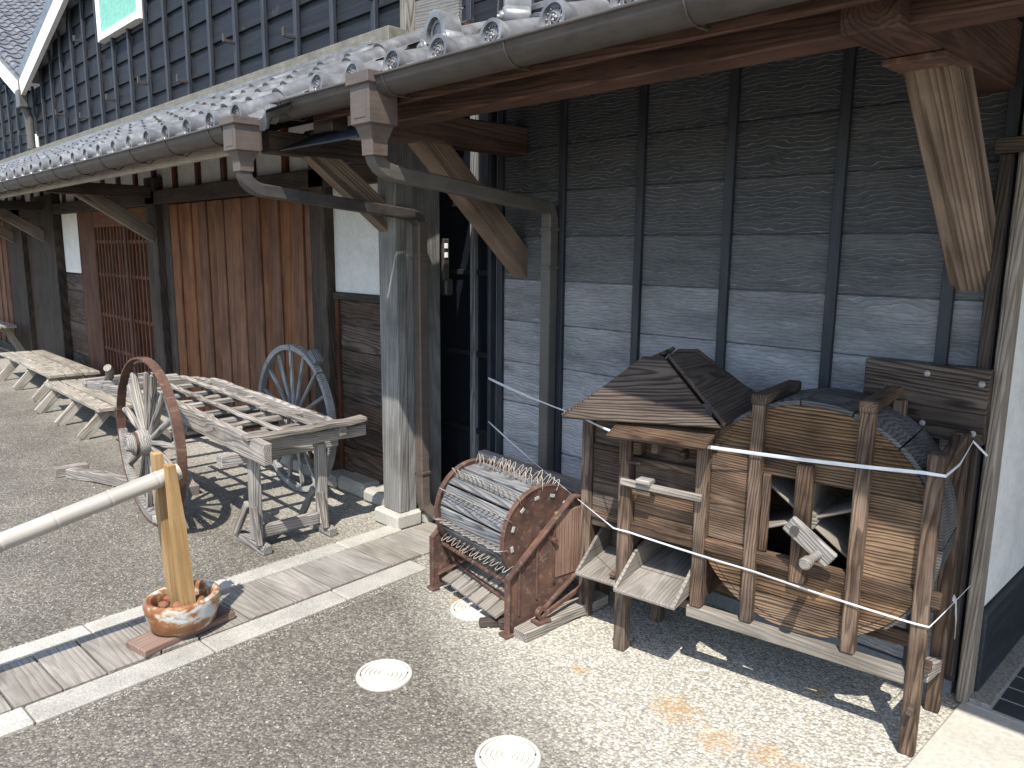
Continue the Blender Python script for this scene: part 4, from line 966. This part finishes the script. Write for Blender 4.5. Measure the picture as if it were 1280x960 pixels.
# ============================================================ HAND CART with two wheels
ct = thing('hand_cart', (-4.3, 1.85, 0), label='weathered gray wooden hand cart with two spoked wheels resting on a trestle', cat='cart')
def wheel(c, Rw, tyre, mat, spm, broken, parent, seed):
    F = Matrix.Translation(c) @ Matrix.Rotation(math.pi/2, 4, 'X')       # wheel axis along -Y
    rr = random.Random(seed)
    wt = 'rust' if tyre else mat
    if tyre:
        w_ = obj('wheel', mesh_of(lathe_bm([(Rw, -.024), (Rw, .024), (Rw-.009, .024), (Rw-.009, -.024), (Rw, -.024)], 64), 'tyre', 'rust', True, 40), F, parent)
        ri = Rw-.010
    else: w_ = None; ri = Rw
    n = 8
    for k in range(n):
        if broken and k in (1, 2, 3): continue
        a0 = 2*math.pi*k/n+.012; a1 = 2*math.pi*(k+1)/n-.012; bm = bmesh.new(); V = []
        dp = .032 if not broken else .034
        for i in range(9):
            a = a0+(a1-a0)*i/8; V.append([bm.verts.new((q*math.cos(a), q*math.sin(a), z)) for q, z in ((ri, -.02), (ri, .02), (ri-dp, .018), (ri-dp, -.018))])
        for p, q in zip(V, V[1:]):
            for j in range(4): bm.faces.new((p[j], p[(j+1) % 4], q[(j+1) % 4], q[j]))
        bm.faces.new(V[0]); bm.faces.new(V[-1][::-1]); bmesh.ops.bevel(bm, geom=[e for e in bm.edges if e.is_manifold and e.calc_face_angle(0) > 1], offset=.004, segments=1, affect='EDGES')
        f_ = obj('felloe' if w_ else 'wheel', mesh_of(bm, 'felloe', mat, True, 40), F, w_ or parent)
        if w_ is None: w_ = f_
    if broken:                                              # thin strip of felloe left at the top
        tube('felloe_splinter', [((ri-.012)*math.cos(a), (ri-.012)*math.sin(a), .0) for a in [R(70+5*i) for i in range(9)]], .006, mat, w_, F, 5)
    lathe('hub', [(0, .125), (.03, .125), (.036, .12), (.044, .10), (.058, .085), (.060, .07), (.068, .06), (.075, .03), (.077, -.03), (.068, -.06), (.055, -.09), (.05, -.10), (0, -.10)], mat, w_, F, 24)
    for z in (.078, -.062): lathe('hub_band', [(.0585, z-.007), (.064, z-.007), (.064, z+.007), (.0585, z+.007)], 'rust' if tyre else 'iron', w_, F, 24)
    ns = 16
    for k in range(ns):
        a = 2*math.pi*k/ns+.1; d = Vector((math.cos(a), math.sin(a), 0)); r1 = ri-.03; ln = 0
        if broken and R(40) < (a % 6.283) < R(150): r1 = ri-rr.uniform(.035, .09); ln = rr.uniform(-.045, .045)
        p0 = d*.06; p1 = d*r1+Vector((-d.y, d.x, 0))*ln+Vector((0, 0, -.012))
        beam('spoke', p0, p1, .026 if broken else .021, .036 if spm == 'wgray' else .026, spm, w_, F, (0, 0, 1), .007, rough=.002 if broken else .0008, seed=k+seed)
    return w_
wheel((-4.29, 1.40, .46), .46, True, 'wgray', 'wgray', True, ct, 3)
wheel((-4.30, 2.27, .46), .46, False, 'wwheel', 'wwheel', False, ct, 40)
tube('axle', [(-4.29, 1.42, .46), (-4.30, 2.25, .46)], .022, 'iron', ct, n=10)
bx('axle_beam', -4.35, -4.24, 1.58, 2.12, .47, .56, 'wgray', ct, I4, .006, 'y')
def rail(name, p0, p1, wd, thk, mat='wgray', rough=.004, seed=0): return beam(name, p0, p1, wd, thk, mat, ct, I4, (0, 0, 1), .004, rough, seed)
rail('side_rail', (-3.30, 1.595, .545), (-4.75, 1.60, .60), .045, .105, seed=1); rail('side_rail', (-4.70, 1.60, .615), (-6.25, 1.62, .50), .045, .05, seed=2)
rail('side_rail', (-3.42, 2.075, .575), (-5.05, 2.075, .61), .04, .07, seed=3); rail('side_rail', (-5.0, 2.075, .615), (-6.3, 2.05, .50), .045, .05, seed=4)
for k in range(8):
    x = -3.62-.20*k; z = .575+.0035*k*6/8+.01*math.sin(k*2); rail('cross_bar', (x+.01*math.sin(k*3.), 1.575, z), (x, 2.10, z+.008), .04, .026, seed=10+k)
rail('cross_bar', (-5.30, 1.60, .60), (-5.28, 2.08, .60), .05, .04, seed=30); rail('cross_bar', (-5.75, 1.58, .565), (-5.73, 2.10, .56), .05, .04, seed=31); rail('cross_bar', (-6.15, 1.58, .53), (-6.16, 2.08, .53), .05, .04, seed=32)
rail('deck_strip', (-3.45, 1.93, .615), (-5.2, 1.93, .645), .032, .02, seed=33); rail('deck_strip', (-3.48, 1.76, .605), (-4.95, 1.76, .64), .028, .02, seed=34)
rail('end_beam', (-3.53, 1.62, .535), (-3.48, 2.24, .545), .06, .06, seed=35); rail('end_plank', (-3.47, 1.56, .595), (-3.44, 2.22, .605), .075, .026, rough=.007, seed=36)
for y in (1.67, 1.98):
    for x in (-3.75, -4.1, -4.6): rail('deck_block', (x, y, .55), (x-.10, y+.03, .555), .03, .07, seed=int(-x*10))
tube('shaft_hook', [(-4.75, 1.58, .62), (-4.60, 1.56, .66), (-4.45, 1.53, .655), (-4.40, 1.52, .63)], .016, 'iron', ct, n=8)
tube('bent_shaft', [(-6.1, 1.64, .50), (-5.95, 1.66, .53), (-5.8, 1.66, .60), (-5.72, 1.64, .66), (-5.70, 1.62, .68)], .028, 'wgray', ct, n=8)
box('rim_block', (-4.02, 2.27, .875), (.10, .06, .035), 'wcool', ct, I4, .004, Matrix.Rotation(R(38), 4, 'Y'))
ts = thing('trestle', (-3.55, 1.83, 0), label='gray wooden trestle with splayed feet holding up the cart end', cat='trestle')
bx('post', -3.575, -3.525, 1.615, 1.665, .05, .49, 'wgray', ts, I4, .004, 'z'); bx('post', -3.575, -3.525, 1.985, 2.035, .05, .49, 'wgray', ts, I4, .004, 'z')
beam('top_bar', (-3.55, 1.50, .475), (-3.55, 2.12, .475), .06, .055, 'wgray', ts, upv=(0, 0, 1)) if False else bx('top_bar', -3.635, -3.577, 1.49, 2.14, .445, .50, 'wgray', ts, I4, .004, 'y')
bx('bottom_bar', -3.57, -3.53, 1.667, 1.983, .055, .115, 'wgray', ts, I4, .004, 'y')
for y in (1.64, 2.01):
    bx('foot_bar', -3.76, -3.44, y-.025, y+.025, .0, .045, 'wgray', ts, I4, .004)
    beam('foot_brace', (-3.73, y-.027, .045), (-3.585, y-.027, .235), .022, .04, 'wgray', ts, upv=(0, 0, 1)); beam('foot_brace', (-3.47, y-.027, .045), (-3.515, y-.027, .235), .022, .04, 'wgray', ts, upv=(0, 0, 1))
for k, (a, b, wd, lab) in enumerate((((-5.55, 1.30, .035), (-4.75, 1.62, .035), .07, 'gray timber offcut lying under the cart beside the near wheel'), ((-4.9, 1.78, .03), (-4.62, 1.74, .03), .07, 'short gray timber block lying on the paving under the cart'), ((-5.6, 1.22, .035), (-5.6, 1.42, .035), .06, 'gray timber block lying across the end of an offcut under the cart shafts'))):
    props(beam('timber_offcut', a, b, wd, .06, 'wgray', None, I4, rough=.004, seed=50+k), lab, 'timber', 'timber offcuts under the cart')

# ============================================================ benches
def bench(x0, x1, y0, y1, z, legs, label, mat='wbench'):
    b = thing('bench', ((x0+x1)/2, (y0+y1)/2, 0), label=label, cat='bench', group='low plank benches'); n = 3; wd = (y1-y0)/n
    for k in range(n): bx('seat_plank', x0+.01*k, x1-.012*((k+1) % 3), y0+wd*k+.008, y0+wd*(k+1)-.008, z-.032, z, mat, b, I4, .004, 'x', .0015, int(-x0*10)+k)
    for x in legs:
        bx('bearer', x-.03, x+.03, y0+.03, y1-.03, z-.095, z-.035, mat, b, I4, .004, 'y')
        for s, yy, yt in ((-1, y0-.10, y0+.10), (1, y1+.10, y1-.10)):
            beam('leg', (x+.045, yy, .008), (x+.045, yt, z-.04), .03, .085, mat, b, I4, (0, 0, 1), .004)
    beam('stretcher', (legs[0], (y0+y1)/2, z-.11), (legs[-1], (y0+y1)/2, z-.11), .05, .04, mat, b)
bench(-8.10, -6.45, 1.74, 2.16, .255, (-7.95, -7.28, -6.62), 'low plank bench with splayed legs close to the cart shafts')
bench(-10.6, -8.40, 1.86, 2.33, .265, (-10.2, -9.4, -8.6), 'low plank bench with splayed legs beyond the one by the cart')
bench(-14.2, -12.0, 1.85, 2.35, .45, (-13.8, -12.3), 'taller pale plank bench at the far end of the shutters')
